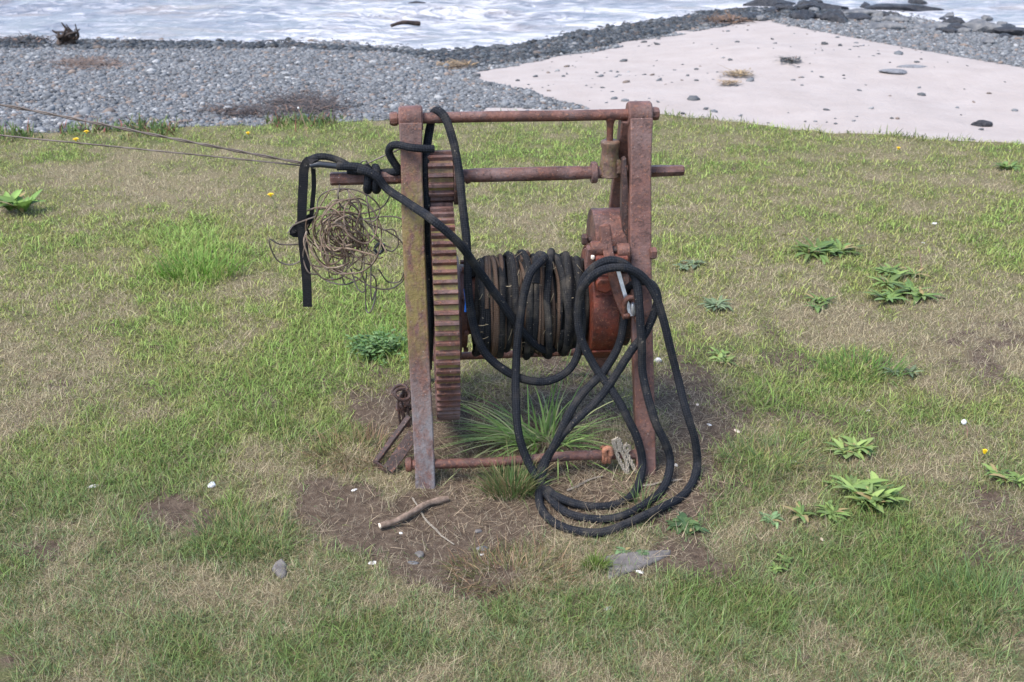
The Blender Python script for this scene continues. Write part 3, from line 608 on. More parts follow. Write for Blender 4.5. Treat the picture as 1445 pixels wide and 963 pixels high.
SH = 'white shell fragments in the grass'
for i, (px, py, r, lb, mt) in enumerate([(1318, 316, .017, 'white shell fragment beside the weeds, the farthest right in the dry grass', 'shell'), (1303, 343, .008, 'tiny white fragment just left below the farthest one', 'shell'),
    (1040, 609, .012, 'shell fragment with tan edge on the bare ground right of the ropes', 'shell_tan'), (1118, 652, .011, 'white shell sliver in the long drooping tuft', 'shell'), (132, 687, .013, 'white splinter in the grass at the left', 'shell'),
    (526, 795, .011, 'white shell chip at the left rim of the bare soil', 'shell'), (858, 859, .010, 'white shell chip in the grass of the near foreground', 'shell'), (903, 808, .010, 'white chip lying against the flat grey slab', 'shell'), (566, 753, .007, 'small white chip under the stick', 'shell'),
    (679, 783, .007, 'small white chip near the red grass mound', 'shell'), (849, 755, .009, 'white chip touching the lowest rope loop', 'shell'), (1001, 600, .008, 'small white crumb behind the tan edged shell', 'shell'), (984, 571, .008, 'tan crumb beside the dry brown sprout', 'shell_tan'),
    (500, 692, .008, 'pale chip on the soil left of the left foot', 'shell'), (954, 657, .008, 'pale sliver between the outer rope loops', 'shell'), (1225, 580, .008, 'white oval chip on the brown patch behind the bright weed', 'shell'), (1160, 762, .008, 'cream chip below the brightest clump', 'shell_tan'), (537, 740, .006, 'white crumb at the tip of the stick', 'shell')]):
    blob('shell_fragment', lb, 'shell', px, py, r, M[mt], (1.3, .7, .22), 20 + i, random.uniform(0, 3), SH, .5)
blob('foil_scrap', 'crumpled silvery scrap on the grass at the left', 'litter', 299, 686, .016, M['foil'], (1, .8, .6), 44, .4, None, .5, 1.2)
# stick
pts = [G(537, 741), G(560, 735), G(585, 722), G(605, 710), G(632, 702)]
for p, h in zip(pts, (.014, .018, .017, .014, .008)): p[2] = float(zground(p[:1], p[1:2])[0]) + h
e = empty('stick', pts[2]); m = MB(); q = spline(pts, .012); m.tube(q, np.linspace(.0080, .0098, len(q)) + .0012 * np.sin(np.arange(len(q)) * 1.3), 10); m.build('bark', M['bark'], e); tag(e, 'brown curved stick with pale cut end on the bare soil', 'stick')
m = MB(); d = (q[0] - q[1]) / np.linalg.norm(q[0] - q[1]); m.lathe(q[0] + d * .0005, d, [(0, .0078), (.003, .007), (.005, .003)], 10); m.build('cut_end', M['pith'], e)
def twist(name, label, pxs, r, mat, cat, h=.006):
    P = [G(*p) for p in pxs]
    for p in P: p[2] = float(zground(p[:1], p[1:2])[0]) + h
    q = spline(P, .006); m = MB()
    for k in range(3):
        w = np.stack([np.cos(np.arange(len(q)) * .7 + k * 2.1), np.sin(np.arange(len(q)) * .5 + k * 2.1), .5 * np.sin(np.arange(len(q)) * .7 + k)], -1) * r; m.tube(q + w, r * .8, 5)
    tag(m.build(name, mat), label, cat)
twist('frayed_twine', 'bleached frayed twine running from the left foot over the soil', [(582, 700), (592, 714), (600, 728), (614, 742), (626, 755), (640, 766)], .0020, M['rope_grey'], 'twine')
twist('frayed_twine', 'bleached twine scrap lying inside the rope loops', [(800, 693), (815, 688), (832, 680), (850, 676)], .0020, M['rope_grey'], 'twine')
twist('frayed_twine', 'pale frayed strand crossing under the outer rope loops', [(905, 690), (920, 688), (940, 682), (962, 680)], .0019, M['rope_grey'], 'twine')
# loose dead straw on the soil: countless
n = 9500; px = rng.normal(800, 150, n); py = rng.normal(615, 75, n); ok = (py > 505) & (py < 860); px, py = px[ok], py[ok]; n = len(px)
gp = np.array([G(a_, b_) for a_, b_ in zip(px, py)]); x, y = gp[:, 0], gp[:, 1]
o = blades(x, y, zground(x, y) + rng.uniform(0, .006, n), rng.lognormal(math.log(.038), .5, n), rng.uniform(.001, .0021, n), rng.uniform(0, 6.28, n), np.clip(rng.normal(1.42, .16, n), .9, 1.75), rng.uniform(-.5, .7, n), np.array([.40, .31, .21]) * rng.uniform(.35, 1.25, n)[:, None], 'dead_straw', M['grass'], 4); tag(o, 'dead straw litter strewn over the bare soil around the winch', 'straw', kind='stuff')

# ------------------------------------------------------------------ shore things
RK = 'rocks at the water edge'
for i, (px, py, r, sc_, lb, mt) in enumerate([(1085, 8, .30, (1.5, .7, .34), 'long dark wet rock where the shingle spit meets the sea', 'stone_dark'), (1165, 14, .27, (1.5, .7, .34), 'dark wet slab just right of the long rock', 'stone_dark'), (1215, 22, .20, (1.5, .8, .40), 'grey brown boulder in front of the dark slabs', 'stone_mid'),
    (1275, 18, .34, (1.7, .6, .26), 'low black rock awash in the surf at the top right', 'stone_dark'), (1385, 44, .25, (1.3, .8, .50), 'pale grey rounded boulder at the right shore', 'stone_mid'), (1430, 46, .20, (1.6, .7, .38), 'black rock in the corner at the right edge', 'stone_dark'), (1320, 40, .20, (1.7, .7, .30), 'flat grey slab left of the pale boulder', 'stone_mid'),
    (1130, 28, .20, (1.3, .8, .5), 'small dark rock at the tip of the sand', 'stone_dark'), (1250, 40, .18, (1.5, .8, .4), 'low grey rock between sand crest and surf', 'stone_mid'), (1390, 4, .45, (1.8, .6, .24), 'dark reef rock breaking the waves at the top right corner', 'stone_dark'),
    (648, 56, .10, (1.2, .9, .7), 'small black stone at the notch of the shoreline', 'stone_dark'), (590, 38, .13, (1.3, .5, .4), 'black stone in the white surf behind the winch', 'stone_dark')]):
    o = blob('rock', lb, 'rock', px, py, r, M[mt], sc_, 60 + i, random.uniform(-.3, .3), RK, .2, 1.6)
    if py < 45: o.location.z = max(o.location.z, ZS + .02)
for i in range(48):
    px = random.uniform(1055, 1440); py = 12 + (px - 1060) * .085 + random.gauss(0, 8); o = blob('rock', 'small dark wet rock in the jumble between the sand crest and the surf', 'rock', px, py, random.uniform(.06, .17), M['stone_dark' if random.random() < .7 else 'stone_mid'], (random.uniform(1, 1.6), .8, random.uniform(.4, .7)), 120 + i, random.uniform(0, 3), 'jumbled rocks beyond the sand', .3, 1.5); o.location.z = max(o.location.z, ZS + .01)
def shoreplank(px0, px1, py):
    a_, b_ = G(px0, py + 2, ZS), G(px1, py - 2, ZS); a_[2] = b_[2] = ZS + .05; m = MB(); q = spline([a_, a_ * .6 + b_ * .4 + [0, 0, .03], b_ + [0, 0, -.01]], .06); m.tube(q, np.linspace(.022, .035, len(q)), 8); tag(m.build('driftwood_log', M['driftwood']), 'dark driftwood log floating in the surf', 'driftwood')
shoreplank(552, 592, 40)
# driftwood stump and seaweed
b = G(96, 62, -.72); m = MB()
for i in range(16):
    a = random.uniform(0, 6.28); l = random.uniform(.10, .30); q = spline([b + [random.gauss(0, .07), random.gauss(0, .05), -.05], b + [random.gauss(0, .05), 0, .05], b + [math.cos(a) * l * .6, math.sin(a) * .1, random.uniform(.05, .13)], b + [math.cos(a + .5) * l, math.sin(a) * .1, random.uniform(.02, .26)]], .02); m.tube(q, np.linspace(.045, .008, len(q)) * (1 + .25 * np.sin(np.arange(len(q)) * .9 + i)), 7)
tag(m.build('driftwood_stump', M['driftwood']), 'gnarled dark driftwood stump at the waterline on the left', 'driftwood')
t = NT('dry_seaweed', .65, .35); t.col(t.attr('Col', 'Color')); M['weedmat'] = t.mat
def seaweed(label, px, py, rx, ry, n, sz=.05, tint=(.040, .028, .022), name='seaweed_heap'):
    n = int(n * 2.2); x0 = rng.normal(px, rx * .5, n); y0 = rng.normal(py, ry * .5, n); P = np.array([G(a_, b_, -.2) for a_, b_ in zip(x0, y0)])
    for _ in range(4):
        z = zground(P[:, 0], P[:, 1]); P = np.array([G(a_, b_, zz) for a_, b_, zz in zip(x0, y0, z)])
    c = np.array(tint) * rng.uniform(.35, 2.0, n)[:, None]; k = rng.random(n) < .12; c[k] = np.array([.13, .08, .055]) * rng.uniform(.7, 1.3, k.sum())[:, None]
    o = blades(P[:, 0], P[:, 1], zground(P[:, 0], P[:, 1]) + rng.uniform(.012, .035, n), sz * rng.lognormal(0, .5, n), rng.uniform(.008, .020, n) * sz / .06, rng.uniform(0, 6.28, n), np.clip(rng.normal(1.45, .12, n), 1.15, 1.7), rng.uniform(-.1, .5, n), c, name, M['weedmat'], 5); tag(o, label, 'seaweed')
seaweed('largest dark brown seaweed heap on the shingle left of the winch', 428, 152, 62, 18, 1000, .05)
seaweed('thin dark seaweed strip at the lawn edge left of the largest heap', 335, 160, 46, 8, 380, .045)
seaweed('brown seaweed line across the middle of the shingle at left', 124, 91, 50, 8, 320, .07, (.10, .065, .045))
seaweed('black seaweed wrack lying along the waterline at the far left', 40, 58, 62, 5, 420, .10, (.03, .024, .02))
seaweed('orange brown seaweed clump between shingle and sand', 642, 93, 22, 5, 160, .07, (.15, .10, .05))
seaweed('brown seaweed strip on the shingle spit beside the dark rocks', 1025, 30, 26, 4, 200, .12, (.09, .052, .028))
seaweed('small tan seaweed tuft on the sand', 1042, 107, 20, 4, 110, .05, (.20, .14, .07)); seaweed('flat tan seaweed scrap in front of the tan tuft', 1030, 120, 14, 2, 50, .05, (.22, .15, .08))
seaweed('dark seaweed sprig on the sand behind the tan tuft', 1115, 88, 16, 3, 60, .06, (.04, .04, .035)); seaweed('dry brown tangle at the foot of the shingle behind the top bar', 660, 170, 40, 4, 60, .05, (.12, .08, .05))
blob('stone', 'black pointed stone lying alone on the sand at the right', 'stone', 1385, 178, .055, M['stone_dark'], (1.5, .7, .75), 91); blob('stone', 'grey flat stone on the sand near the crest', 'stone', 1260, 103, .09, M['stone_grey'], (1.6, .8, .3), 92); blob('stone', 'long low grey stone on the sand right of the flat one', 'stone', 1288, 95, .08, M['stone_grey'], (2.0, .7, .2), 93)

# ------------------------------------------------------------------ THE WINCH
WL, WR_, AF, H, ZSH, ZD = .338, .320, .334, 1.006, .835, .424
UX = Vector((cu, su, 0)); VX = Vector((-su, cu, 0)); ZX = Vector((0, 0, 1))
W = empty('hand_winch', L(0, 0, 0)); tag(W, 'rusty iron hand winch with toothed cog and rope drum standing on the lawn', 'winch')
def leg(name, u0, sgn, mat, w=.066, w1=.058, dth=.036):
    m = MB()
    hi = L(u0, sgn * .010, H - .012); lo = L(u0, sgn * AF * 1.06, -.07)
    N = 14
    pts = [Vector(hi) * (1 - k / N) + Vector(lo) * k / N for k in range(N + 1)]; v = []; ax = (Vector(lo) - Vector(hi)).normalized(); nn = ax.cross(UX)
    for k, p in enumerate(pts):
        tk = k / N; ww = w * (1 - tk) + w1 * tk; 
        if k in (1, 2): ww *= .94
        dd = dth * (1.75 - .85 * min(1, tk * 4.5)); bow = .004 * math.sin(tk * 5 + u0 * 9)
        for i, j in ((-1, -1), (1, -1), (1, 1), (-1, 1)): v.append(p + UX * (i * ww / 2 + bow) + nn * j * dd / 2)
    f = [(k * 4 + i, k * 4 + (i + 1) % 4, (k + 1) * 4 + (i + 1) % 4, (k + 1) * 4 + i) for k in range(N) for i in range(4)] + [(3, 2, 1, 0), tuple(N * 4 + i for i in range(4))]
    m.add(v, f)
    return m.build(name, mat, W, 40, .004)
for u0, mt in ((-WL, 'rust_left'), (WR_, 'rust_right')):
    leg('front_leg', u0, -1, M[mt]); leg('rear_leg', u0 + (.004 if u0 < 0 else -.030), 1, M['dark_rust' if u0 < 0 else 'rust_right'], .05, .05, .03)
    m = MB(); m.lathe(L(u0 - .0365, 0, H), UX, [(.002, .032), (.007, .0365), (.066, .0365), (.071, .032)], 32); m.build('top_boss', M['rust' if u0 < 0 else 'rust_right'], W)
# pads joining boss to leg
m = MB(); m.tube(spline([L(-WL - .06, 0, H), L(-.1, 0, H + .001), L(.1, 0, H - .001), L(WR_ + .055, 0, H)], .03), .0158, 18); m.build('top_bar', M['rust'], W)
for u0, d in ((-WL - .0365, -1), (WR_ + .0365, 1)):
    m = MB(); m.lathe(L(u0 + d * .001, 0, H), UX * d, [(0, .0195), (.011, .0205), (.019, .018), (.021, .013)], 8, rot=.3); m.build('nut', M['rust_orange' if d < 0 else 'rust'], W, 30)
# shaft: round between the legs, hexagonal ends for the crank
m = MB(); uL, uR = Ul(466, 253, 0), Ul(965, 240, 0)
m.cyl(L(-WL - .045, 0, ZSH), L(WR_ + .03, 0, ZSH), .0185, 24); m.lathe(L(-.175, 0, ZSH), UX, [(0, .0186), (.02, .0205), (.32, .0205), (.335, .0186)], 24)
m.lathe(L(uL, 0, ZSH), UX, [(0, .0165), (.004, .0195), (-WL - .044 - uL, .0195)], 8, rot=math.pi / 8); m.lathe(L(WR_ + .029, 0, ZSH), UX, [(0, .0185), (uR - WR_ - .033, .0165), (uR - WR_ - .029, .014)], 6, rot=math.pi / 6)
m.build('crank_shaft', M['rust'], W, 25)
uc = Ul(838, 245, 0); m = MB(); m.lathe(L(uc - .009, 0, ZSH), UX, [(0, .029), (.003, .032), (.015, .032), (.018, .029)], 24); m.lathe(L(Ul(659, 254, 0) - .005, -.0, ZSH - .014), UX, [(0, .009), (.006, .012), (.016, .008)], 10); m.build('shaft_collar', M['rust'], W)
# yoke hanging from the top bar onto the shaft beside the right leg
ur = Ul(861, 180, 0); m = MB(); zt = Zl(862, 198, 0); m.lathe(L(ur, 0, H - .01), (0, 0, -1), [(0, .018), (.010, .0125), (.02, .0100), (H - .01 - zt + .005, .0095)], 16); m.build('yoke_rod', M['rust_orange'], W)
m = MB(); m.lathe(L(ur + .002, 0, zt), (0, 0, -1), [(0, .022), (.003, .0285), (.016, .0285), (.024, .0245), (.05, .026), (.075, .029), (ZX.dot(Vector((0, 0, zt - ZSH))) + .012, .033)], 22)
m.hexa([L(ur - .012, -.026, ZSH - .004), L(ur + .058, -.026, ZSH + .004), L(ur + .058, .026, ZSH + .004), L(ur - .012, .026, ZSH - .004), L(ur - .006, -.022, zt - .05), L(ur + .030, -.018, zt - .055), L(ur + .030, .018, zt - .055), L(ur - .006, .022, zt - .05)])
m.build('yoke', M['yoke'], W, 40, .003)
# toothed wheels
def gear(name, u0, u1, zc, n, rp, rotoff, hub, spokes, add_=.0062):
    pr = [(-.50, -1), (-.26, -1), (-.17, 1), (.17, 1), (.26, -1)]
    ring = [];
    for i in range(n):
        for a, s in pr: ring.append(((i + a + .5) * 2 * math.pi / n + rotoff, rp + s * add_))
    m = MB(); K = len(ring); ri = rp - .030
    P = lambda u, a, r: L(u, r * math.sin(a), zc + r * math.cos(a))
    v = [P(u0, a, r) for a, r in ring] + [P(u1, a, r) for a, r in ring] + [P(u0, a, ri) for a, r in ring] + [P(u1, a, ri) for a, r in ring]
    fo = []; mi = []
    for k in range(K):
        j = (k + 1) % K; q = k % 5
        fo.append((k, j, K + j, K + k)); mi.append(1 if q in (0, 4) else 0)
        fo.append((k, 2 * K + k, 2 * K + j, j)); mi.append(0); fo.append((K + k, K + j, 3 * K + j, 3 * K + k)); mi.append(0); fo.append((2 * K + k, 3 * K + k, 3 * K + j, 2 * K + j)); mi.append(0)
    b = len(m.v); m.v += [tuple(map(float, p)) for p in v]; m.f += fo; m.m += mi; m.uv += [(0, 0)] * len(v)
    um = (u0 + u1) / 2
    if spokes:
        for i in range(spokes): a = 2 * math.pi * i / spokes + .4; m.beam(P(um, a, hub * .8), P(um, a, ri + .004), .022, .045, UX, m=2)
    else: m.lathe(L(u0 + .006, 0, zc), UX, [(0, ri + .004), (u1 - u0 - .012, ri + .004)], 24)
    m.lathe(L(u0 - .004, 0, zc), UX, [(0, hub - .004), (.004, hub), (u1 - u0 + .004, hub), (u1 - u0 + .008, hub - .004)], 24, m=2)
    return m.build(name, [M['rust'], M['gear_root'], M['dark_rust']], W, 30, .0012)
mod = (ZSH - ZD) * 2 / 89
gear('cog_wheel', -.292, -.224, ZD, 74, mod * 74 / 2, .0, .06, 6); gear('pinion', -.294, -.222, ZSH, 15, mod * 15 / 2, math.pi, .03, 0)
m = MB(); m.lathe(L(-.221, 0, ZSH), UX, [(0, .082), (.002, .084), (.012, .084), (.016, .080)], 40); m.build('pinion_flange', M['dark_rust'], W)
# drum axle, drum, flanges
uf0, uf1 = Ul(643, 430, -.16), Ul(651.5, 430, -.16); m = MB(); m.cyl(L(-WL - .02, 0, ZD), L(WR_ + .03, 0, ZD), .02, 20); m.build('drum_axle', M['dark_rust'], W)
ub0, ub1 = Ul(836, 450, -.165), Ul(876, 450, -.165)
m = MB(); m.cyl(L(uf1, 0, ZD), L(ub0, 0, ZD), .088, 32); 
m.build('drum', M['rust_orange'], W)
m = MB(); m.lathe(L(uf0, 0, ZD), UX, [(0, .150), (.004, .158), (.009, .161), (uf1 - uf0 - .004, .158), (uf1 - uf0, .150)], 56); m.build('drum_flange', M['rust'], W)
uh = Ul(660, 430, -.13); m = MB(); m.lathe(L(uf1, 0, ZD), UX, [(0, .128), (uh - uf1 - .003, .128), (uh - uf1, .122)], 40)
for k in range(8): a = k * math.pi / 4 + .25; m.lathe(L(uh - .012, -.135 * math.sin(a), ZD + .135 * math.cos(a)), UX, [(0, .008), (.012, .008), (.014, .006)], 6)
m.build('bolted_hub', M['rust_orange'], W, 30)
# brake drum
m = MB(); m.lathe(L(ub0, 0, ZD), UX, [(0, .150), (.004, .164), (.010, .168), (ub1 - ub0 - .006, .168), (ub1 - ub0, .160)], 64); m.build('brake_drum', M['rust_red'], W, 35)
ub2 = Ul(893, 450, -.12); m = MB(); m.lathe(L(ub1 + .001, 0, ZD), UX, [(0, .135), (.01, .140), (ub2 - ub1 - .006, .140), (ub2 - ub1, .13)], 56); m.build('ratchet_wheel', M['dark_rust'], W, 35)  # dark tone holds the shading of the recess beside the brake drum
# brake band: an open strap round the drum with a riveted end block at the front
m = MB(); n = 54; ang = np.linspace(R(-62), R(232), n); ring = []
for a in ang:
    for u_, r_ in ((ub0 + .008, .170), (ub1 - .010, .170), (ub1 - .010, .176), (ub0 + .008, .176)): ring.append(L(u_, r_ * math.sin(a), ZD + r_ * math.cos(a)))
f = [(k * 4 + i, k * 4 + (i + 1) % 4, k * 4 + 4 + (i + 1) % 4, k * 4 + 4 + i) for k in range(n - 1) for i in range(4)] + [(0, 1, 2, 3), tuple((n - 1) * 4 + i for i in (3, 2, 1, 0))]
m.add(ring, f); m.build('brake_band', M['rust_red'], W, 35)
def barrel(name, x0, x1, y0, y1, v, mat, n=18):
    yc = (y0 + y1) / 2; a_, b_ = Ul(x0, yc, v), Ul(x1, yc, v); zc = Zl((x0 + x1) / 2, yc, v); r = abs(Zl(x0, y0, v) - Zl(x0, y1, v)) / 2
    m = MB(); m.cyl(L(a_, v, zc), L(b_, v, zc), r, n, 0, .003); return m.build(name, mat, W)
# rear brake roller with its bolt
barrel('brake_roller', 834, 884, 296, 384, .0, M['rust'], 36); 
o = barrel('roller_bolt', 821, 829, 330, 346, .0, M['dark_rust'], 6); barrel('roller_pin', 828, 836, 334, 343, .0, M['dark_rust'], 10)
barrel('post_bolt', 917, 926, 349, 366, -.155, M['rust'], 6)
# hinge of the brake lever
barrel('hinge_barrel', 833, 857, 341, 362, -.165, M['rust_orange']); barrel('hinge_barrel', 870, 888, 344, 366, -.165, M['rust_orange']); barrel('hinge_pin', 840, 886, 359, 371, -.180, M['rust_red']); barrel('hinge_pin', 833, 890, 348, 358, -.163, M['dark_rust'])
m = MB(); zc = Zl(838, 372, -.17); m.prism([Vp(829, 352, -.172), Vp(839, 348, -.172), Vp(841, 372, -.172), Vp(838, 398, -.172), Vp(828, 398, -.172), Vp(826, 372, -.172)], VX * -.006, VX * .03); m.build('hinge_plate', M['rust'], W, 40, .003)
barrel('plate_bolt', 834, 839, 359, 367, -.182, M['shell_tan'], 6)
m = MB(); m.prism([Vp(840, 399, -.178), Vp(846, 393, -.178), Vp(860, 393, -.178), Vp(866, 400, -.178), Vp(864, 409, -.178), Vp(853, 414, -.178), Vp(842, 410, -.178)], VX * -.008, VX * .03); m.build('band_end_block', M['rust_red'], W, 40, .005)
# pawl strip beside the right leg
m = MB(); m.prism([Vp(878, 225, -.05), Vp(883, 222, -.05), Vp(888, 300, -.05), Vp(889, 340, -.08), Vp(895, 362, -.10), Vp(895, 375, -.10), Vp(888, 379, -.10), Vp(882, 365, -.09), Vp(877, 330, -.07), Vp(876, 290, -.05)], VX * -.012, VX * .02); m.build('pawl', M['dark_rust'], W, 40, .002)
# brake lever: blade top, cranked neck, then a long arm with a worn bright edge
lv = [((853, 318), -.150), ((856, 345), -.172), ((860, 366), -.195), ((866, 392), -.205), ((874, 420), -.215), ((886, 448), -.225)]
m = MB(); q = spline([Vp(*p, v) for p, v in lv], .012); N = len(q); sides = []
for i in range(N): sides.append(tuple(UX))
m.ribbon(q, .030, .012, sides)
m.prism([Vp(846, 320, -.150), Vp(853, 316, -.150), Vp(861, 317, -.150), Vp(866, 345, -.168), Vp(847, 345, -.168)], VX * -.005, VX * .008)
lever = m.build('brake_lever', M['rust_orange'], W, 40, .002)
m = MB(); q2 = spline([Vp(872, 382, -.214), Vp(877, 400, -.220), Vp(884, 424, -.228), Vp(890, 446, -.236)], .01); m.ribbon(q2, .011, .010, tuple(UX)); m.build('worn_edge', M['steel'], lever)
m = MB(); q = spline([Vp(882, 443, -.232), Vp(881, 432, -.240), Vp(885, 422, -.246), Vp(893, 420, -.248), Vp(901, 426, -.244), Vp(903, 438, -.238), Vp(902, 449, -.230)], .006); m.tube(q, .0078, 12); m.lathe(Vp(885, 445, -.234) - np.array(UX) * .012, UX, [(0, .009), (.004, .0105), (.016, .0105), (.02, .008)], 12); m.lathe(Vp(900, 450, -.230) - np.array(UX) * .010, UX, [(0, .008), (.004, .0105), (.016, .0105), (.02, .008)], 12); m.build('shackle', M['rust_orange'], W)
m = MB(); m.lathe(Vp(893, 428, -.236), Vector(Vp(893, 447, -.232)) - Vector(Vp(893, 428, -.236)), [(0, .006), (.008, .009), (.03, .010), (.04, .006)], 12); m.build('shackle_pin', M['steel'], W)
# tie bars
zf = .055; vf = -.3125
m = MB(); q = spline([L(-WL - .045, vf, zf), L(-.1, vf, zf - .004), L(.1, vf + .004, zf + .003), L(WR_ - .005, vf, zf)], .04); m.tube(q, .0145, 16); m.build('front_tie_bar', M['rust'], W)
m = MB(); m.lathe(L(-WL - .052, vf, zf), UX, [(0, .018), (.006, .022), (.016, .021), (.02, .016)], 10); m.build('tie_bar_nut', M['rust_orange'], W)
zr = .116; vr = AF * (1 - zr / H); m = MB(); m.cyl(L(-WL, vr, zr), L(WR_ - .03, vr, zr), .0135, 16); m.build('rear_tie_bar', M['rust_orange'], W)
# crank-handle bracket dropped beside the left leg
m = MB(); P = [G(*p) for p in ((528, 656), (546, 670), (585, 612), (580, 588))]
a_, b_, c_, d_ = G(529, 657), G(547, 668), Vp(584, 612, -.20), Vp(578, 588, -.16)
for p in (a_, b_): p[2] = .006
m.ribbon([a_, (a_ + d_) / 2, d_], .010, .022, (0, 0, 1)); m.ribbon([b_ + [0, 0, .004], (b_ + c_) / 2, c_], .036, .006, tuple(UX)); m.ribbon([a_, b_ + [0, 0, .004]], .020, .006, (0, 0, 1))
o = m.build('bracket', M['dark_rust'], None, 40, .0015); tag(o, 'rusty bent iron bracket leaning against the left leg', 'bracket')
# rusty chain lump
m = MB()
for k in range(7):
    c0 = Vp(570 + random.uniform(-6, 8), 560 + random.uniform(-12, 12), .02 + random.uniform(-.05, .05)); r_ = .018; e1 = Vector((random.uniform(-1, 1), random.uniform(-1, 1), random.uniform(-1, 1))).normalized(); e2 = e1.orthogonal().normalized()
    m.tube([c0 + np.array(e1 * math.cos(a) * r_ * 1.4 + e2 * math.sin(a) * r_) for a in np.linspace(0, 6.28, 18)], .0055, 8)
for k in range(5): m.tube(spline([Vp(572 + random.uniform(-8, 6), 575, 0) * [1, 1, 0] + [0, 0, .005], Vp(570 + random.uniform(-8, 8), 566, .0), Vp(572 + random.uniform(-6, 6), 552, .0)], .01), .004, 6)
o = m.build('chain', M['dark_rust']); tag(o, 'rusty clump of chain behind the left leg', 'chain')

# ------------------------------------------------------------------ rope wound on the drum
RR = .0122
def coil(u0, u1, turns, rad, seed, wob=.004, r=RR, ph=0):
    g_ = np.random.default_rng(seed); n = int(turns * 40); th = np.linspace(0, turns * 2 * np.pi, n); u = np.linspace(u0, u1, n); k = th / (2 * np.pi)
    u = u + wob * np.interp(k, np.arange(0, turns + 1, .25), g_.normal(0, 1, len(np.arange(0, turns + 1, .25)))); rr = rad + np.interp(k, np.arange(0, turns + 1, .33), g_.normal(0, .0058, len(np.arange(0, turns + 1, .33))))
    rr = rr - .010 * np.cos(th + ph) * 0 ; a = th + ph
    sag = np.where(np.cos(a) < 0, -.006 * np.cos(a), 0)
    return np.stack([OX + u * cu - rr * np.sin(a) * su * -1 * -1, OY + u * su + rr * np.sin(a) * cu, ZD + rr * np.cos(a) - sag], -1)
RW = empty('wound_rope', L(0, 0, ZD)); tag(RW, 'weathered black rope wound in layers on the drum', 'rope')
uc0, uc1 = Ul(668, 430, -.13), Ul(832, 430, -.13)
m = MB(); m.tube(coil(uc0, uc1, 15, .103, 1), RR, 10); m.tube(coil(uc1, uc0 + .02, 11.5, .120, 2, .009), .0112, 10); m.build('inner_layer', M['rope_old'], RW, 60)
m = MB()
for s_, (x0, x1, tn, rd) in enumerate([(672, 708, 3.1, .136), (700, 676, 2.6, .141), (716, 748, 2.2, .137), (742, 764, 1.6, .143), (770, 800, 2.3, .136), (812, 790, 2.2, .139), (800, 832, 2.6, .133), (690, 730, 1.2, .147), (752, 742, 1.1, .152), (730, 704, 1.0, .150), (786, 806, 1.0, .150), (768, 784, .8, .155)]):
    m.tube(coil(Ul(x0, 430, -.14), Ul(x1, 430, -.14), tn, rd, 10 + s_, .0085, RR, s_ * 1.9), .0112, 10)
m.build('outer_turns', M['rope_outer'], RW, 60)
m = MB()
for s_, (x0, x1, tn, rd) in enumerate([(722, 732, 1.6, .134), (735, 768, 1.0, .142), (755, 762, 1.5, .137), (782, 790, 1.4, .134), (676, 684, 1.5, .128), (768, 752, .9, .144), (806, 812, 1.1, .130), (712, 716, 1.3, .141), (744, 740, 1.2, .146), (728, 736, 1.0, .147), (792, 784, 1.2, .142), (776, 780, 1.1, .146), (690, 700, 1.2, .146), (752, 775, 1.0, .151), (702, 694, .8, .149)]):
    m.tube(coil(Ul(x0, 430, -.14), Ul(x1, 430, -.14), tn, rd, 40 + s_, .008, .0065, 2 + s_ * 1.3), .0066, 8)
    m.tube(coil(Ul(x0 + 3, 430, -.14), Ul(x1 - 2, 430, -.14), tn * .6, rd + .002, 140 + s_, .008, .004, 1 + s_ * 1.7), .0036, 6)
o = m.build('hemp_strands', M['rope_brown'], RW, 60); o['label'] = 'brown fraying hemp strands'
m = MB()
for k in range(60):
    u_ = random.uniform(uc0, uc1); a = random.uniform(-2.4, .6); p = L(u_, .155 * math.sin(a) * .98, ZD + .155 * math.cos(a)); dv = np.array([random.gauss(0, .009), random.gauss(0, .004), random.gauss(0, .012)]); m.tube(spline([p - dv, p + np.array([0, -.005, 0]), p + dv], .01), random.uniform(.0005, .0011), 4)
m.build('caught_straw', M['straw'], RW)['kind'] = 'stuff'
m = MB(); 
for pl in ([(656, 408), (658, 425), (657, 440)], [(667, 432), (669, 446), (667, 456)]): m.tube(spline([Vp(*p, -.150) for p in pl], .01), .004, 8)
tag(m.build('blue_twine', M['blue']), 'bright blue twine ends caught beside the drum flange', 'twine')

# ------------------------------------------------------------------ loose rope
def RP(lst):
    out = []
    for p in lst:
        if p[2] == 'g':
            h = p[3] if len(p) > 3 else .010; z = 0.
            q = G(p[0], p[1], z)
            for _ in range(3): z = float(zground(q[:1], q[1:2])[0]) + h; q = G(p[0], p[1], z)
            out.append(q)
        else: out.append(Vp(*p))
    return np.array(out)
LR = empty('loose_rope', G(820, 745)); tag(LR, 'black braided rope hanging from bar and lever in long loops to the ground', 'rope')
def rope(name, pts, r=RR, mat='rope', parent=None):
    m = MB(); q = spline(RP(pts), .007); k = np.arange(len(q)) * .007; sd = len(pts) * 7
    q = q + np.stack([vnoise(k * 9, k * 0 + .3, sd + j) - .5 for j in range(3)], -1) * np.array([.008, .005, .003]) * np.minimum(1, np.minimum(np.arange(len(q)), np.arange(len(q))[::-1]) / 20)[:, None]
    m.tube(q, r * (.93 + .14 * fbm(k * 30, k * 0 + 1.7, sd, 2)), 12); return m.build(name, M[mat], parent, 60)
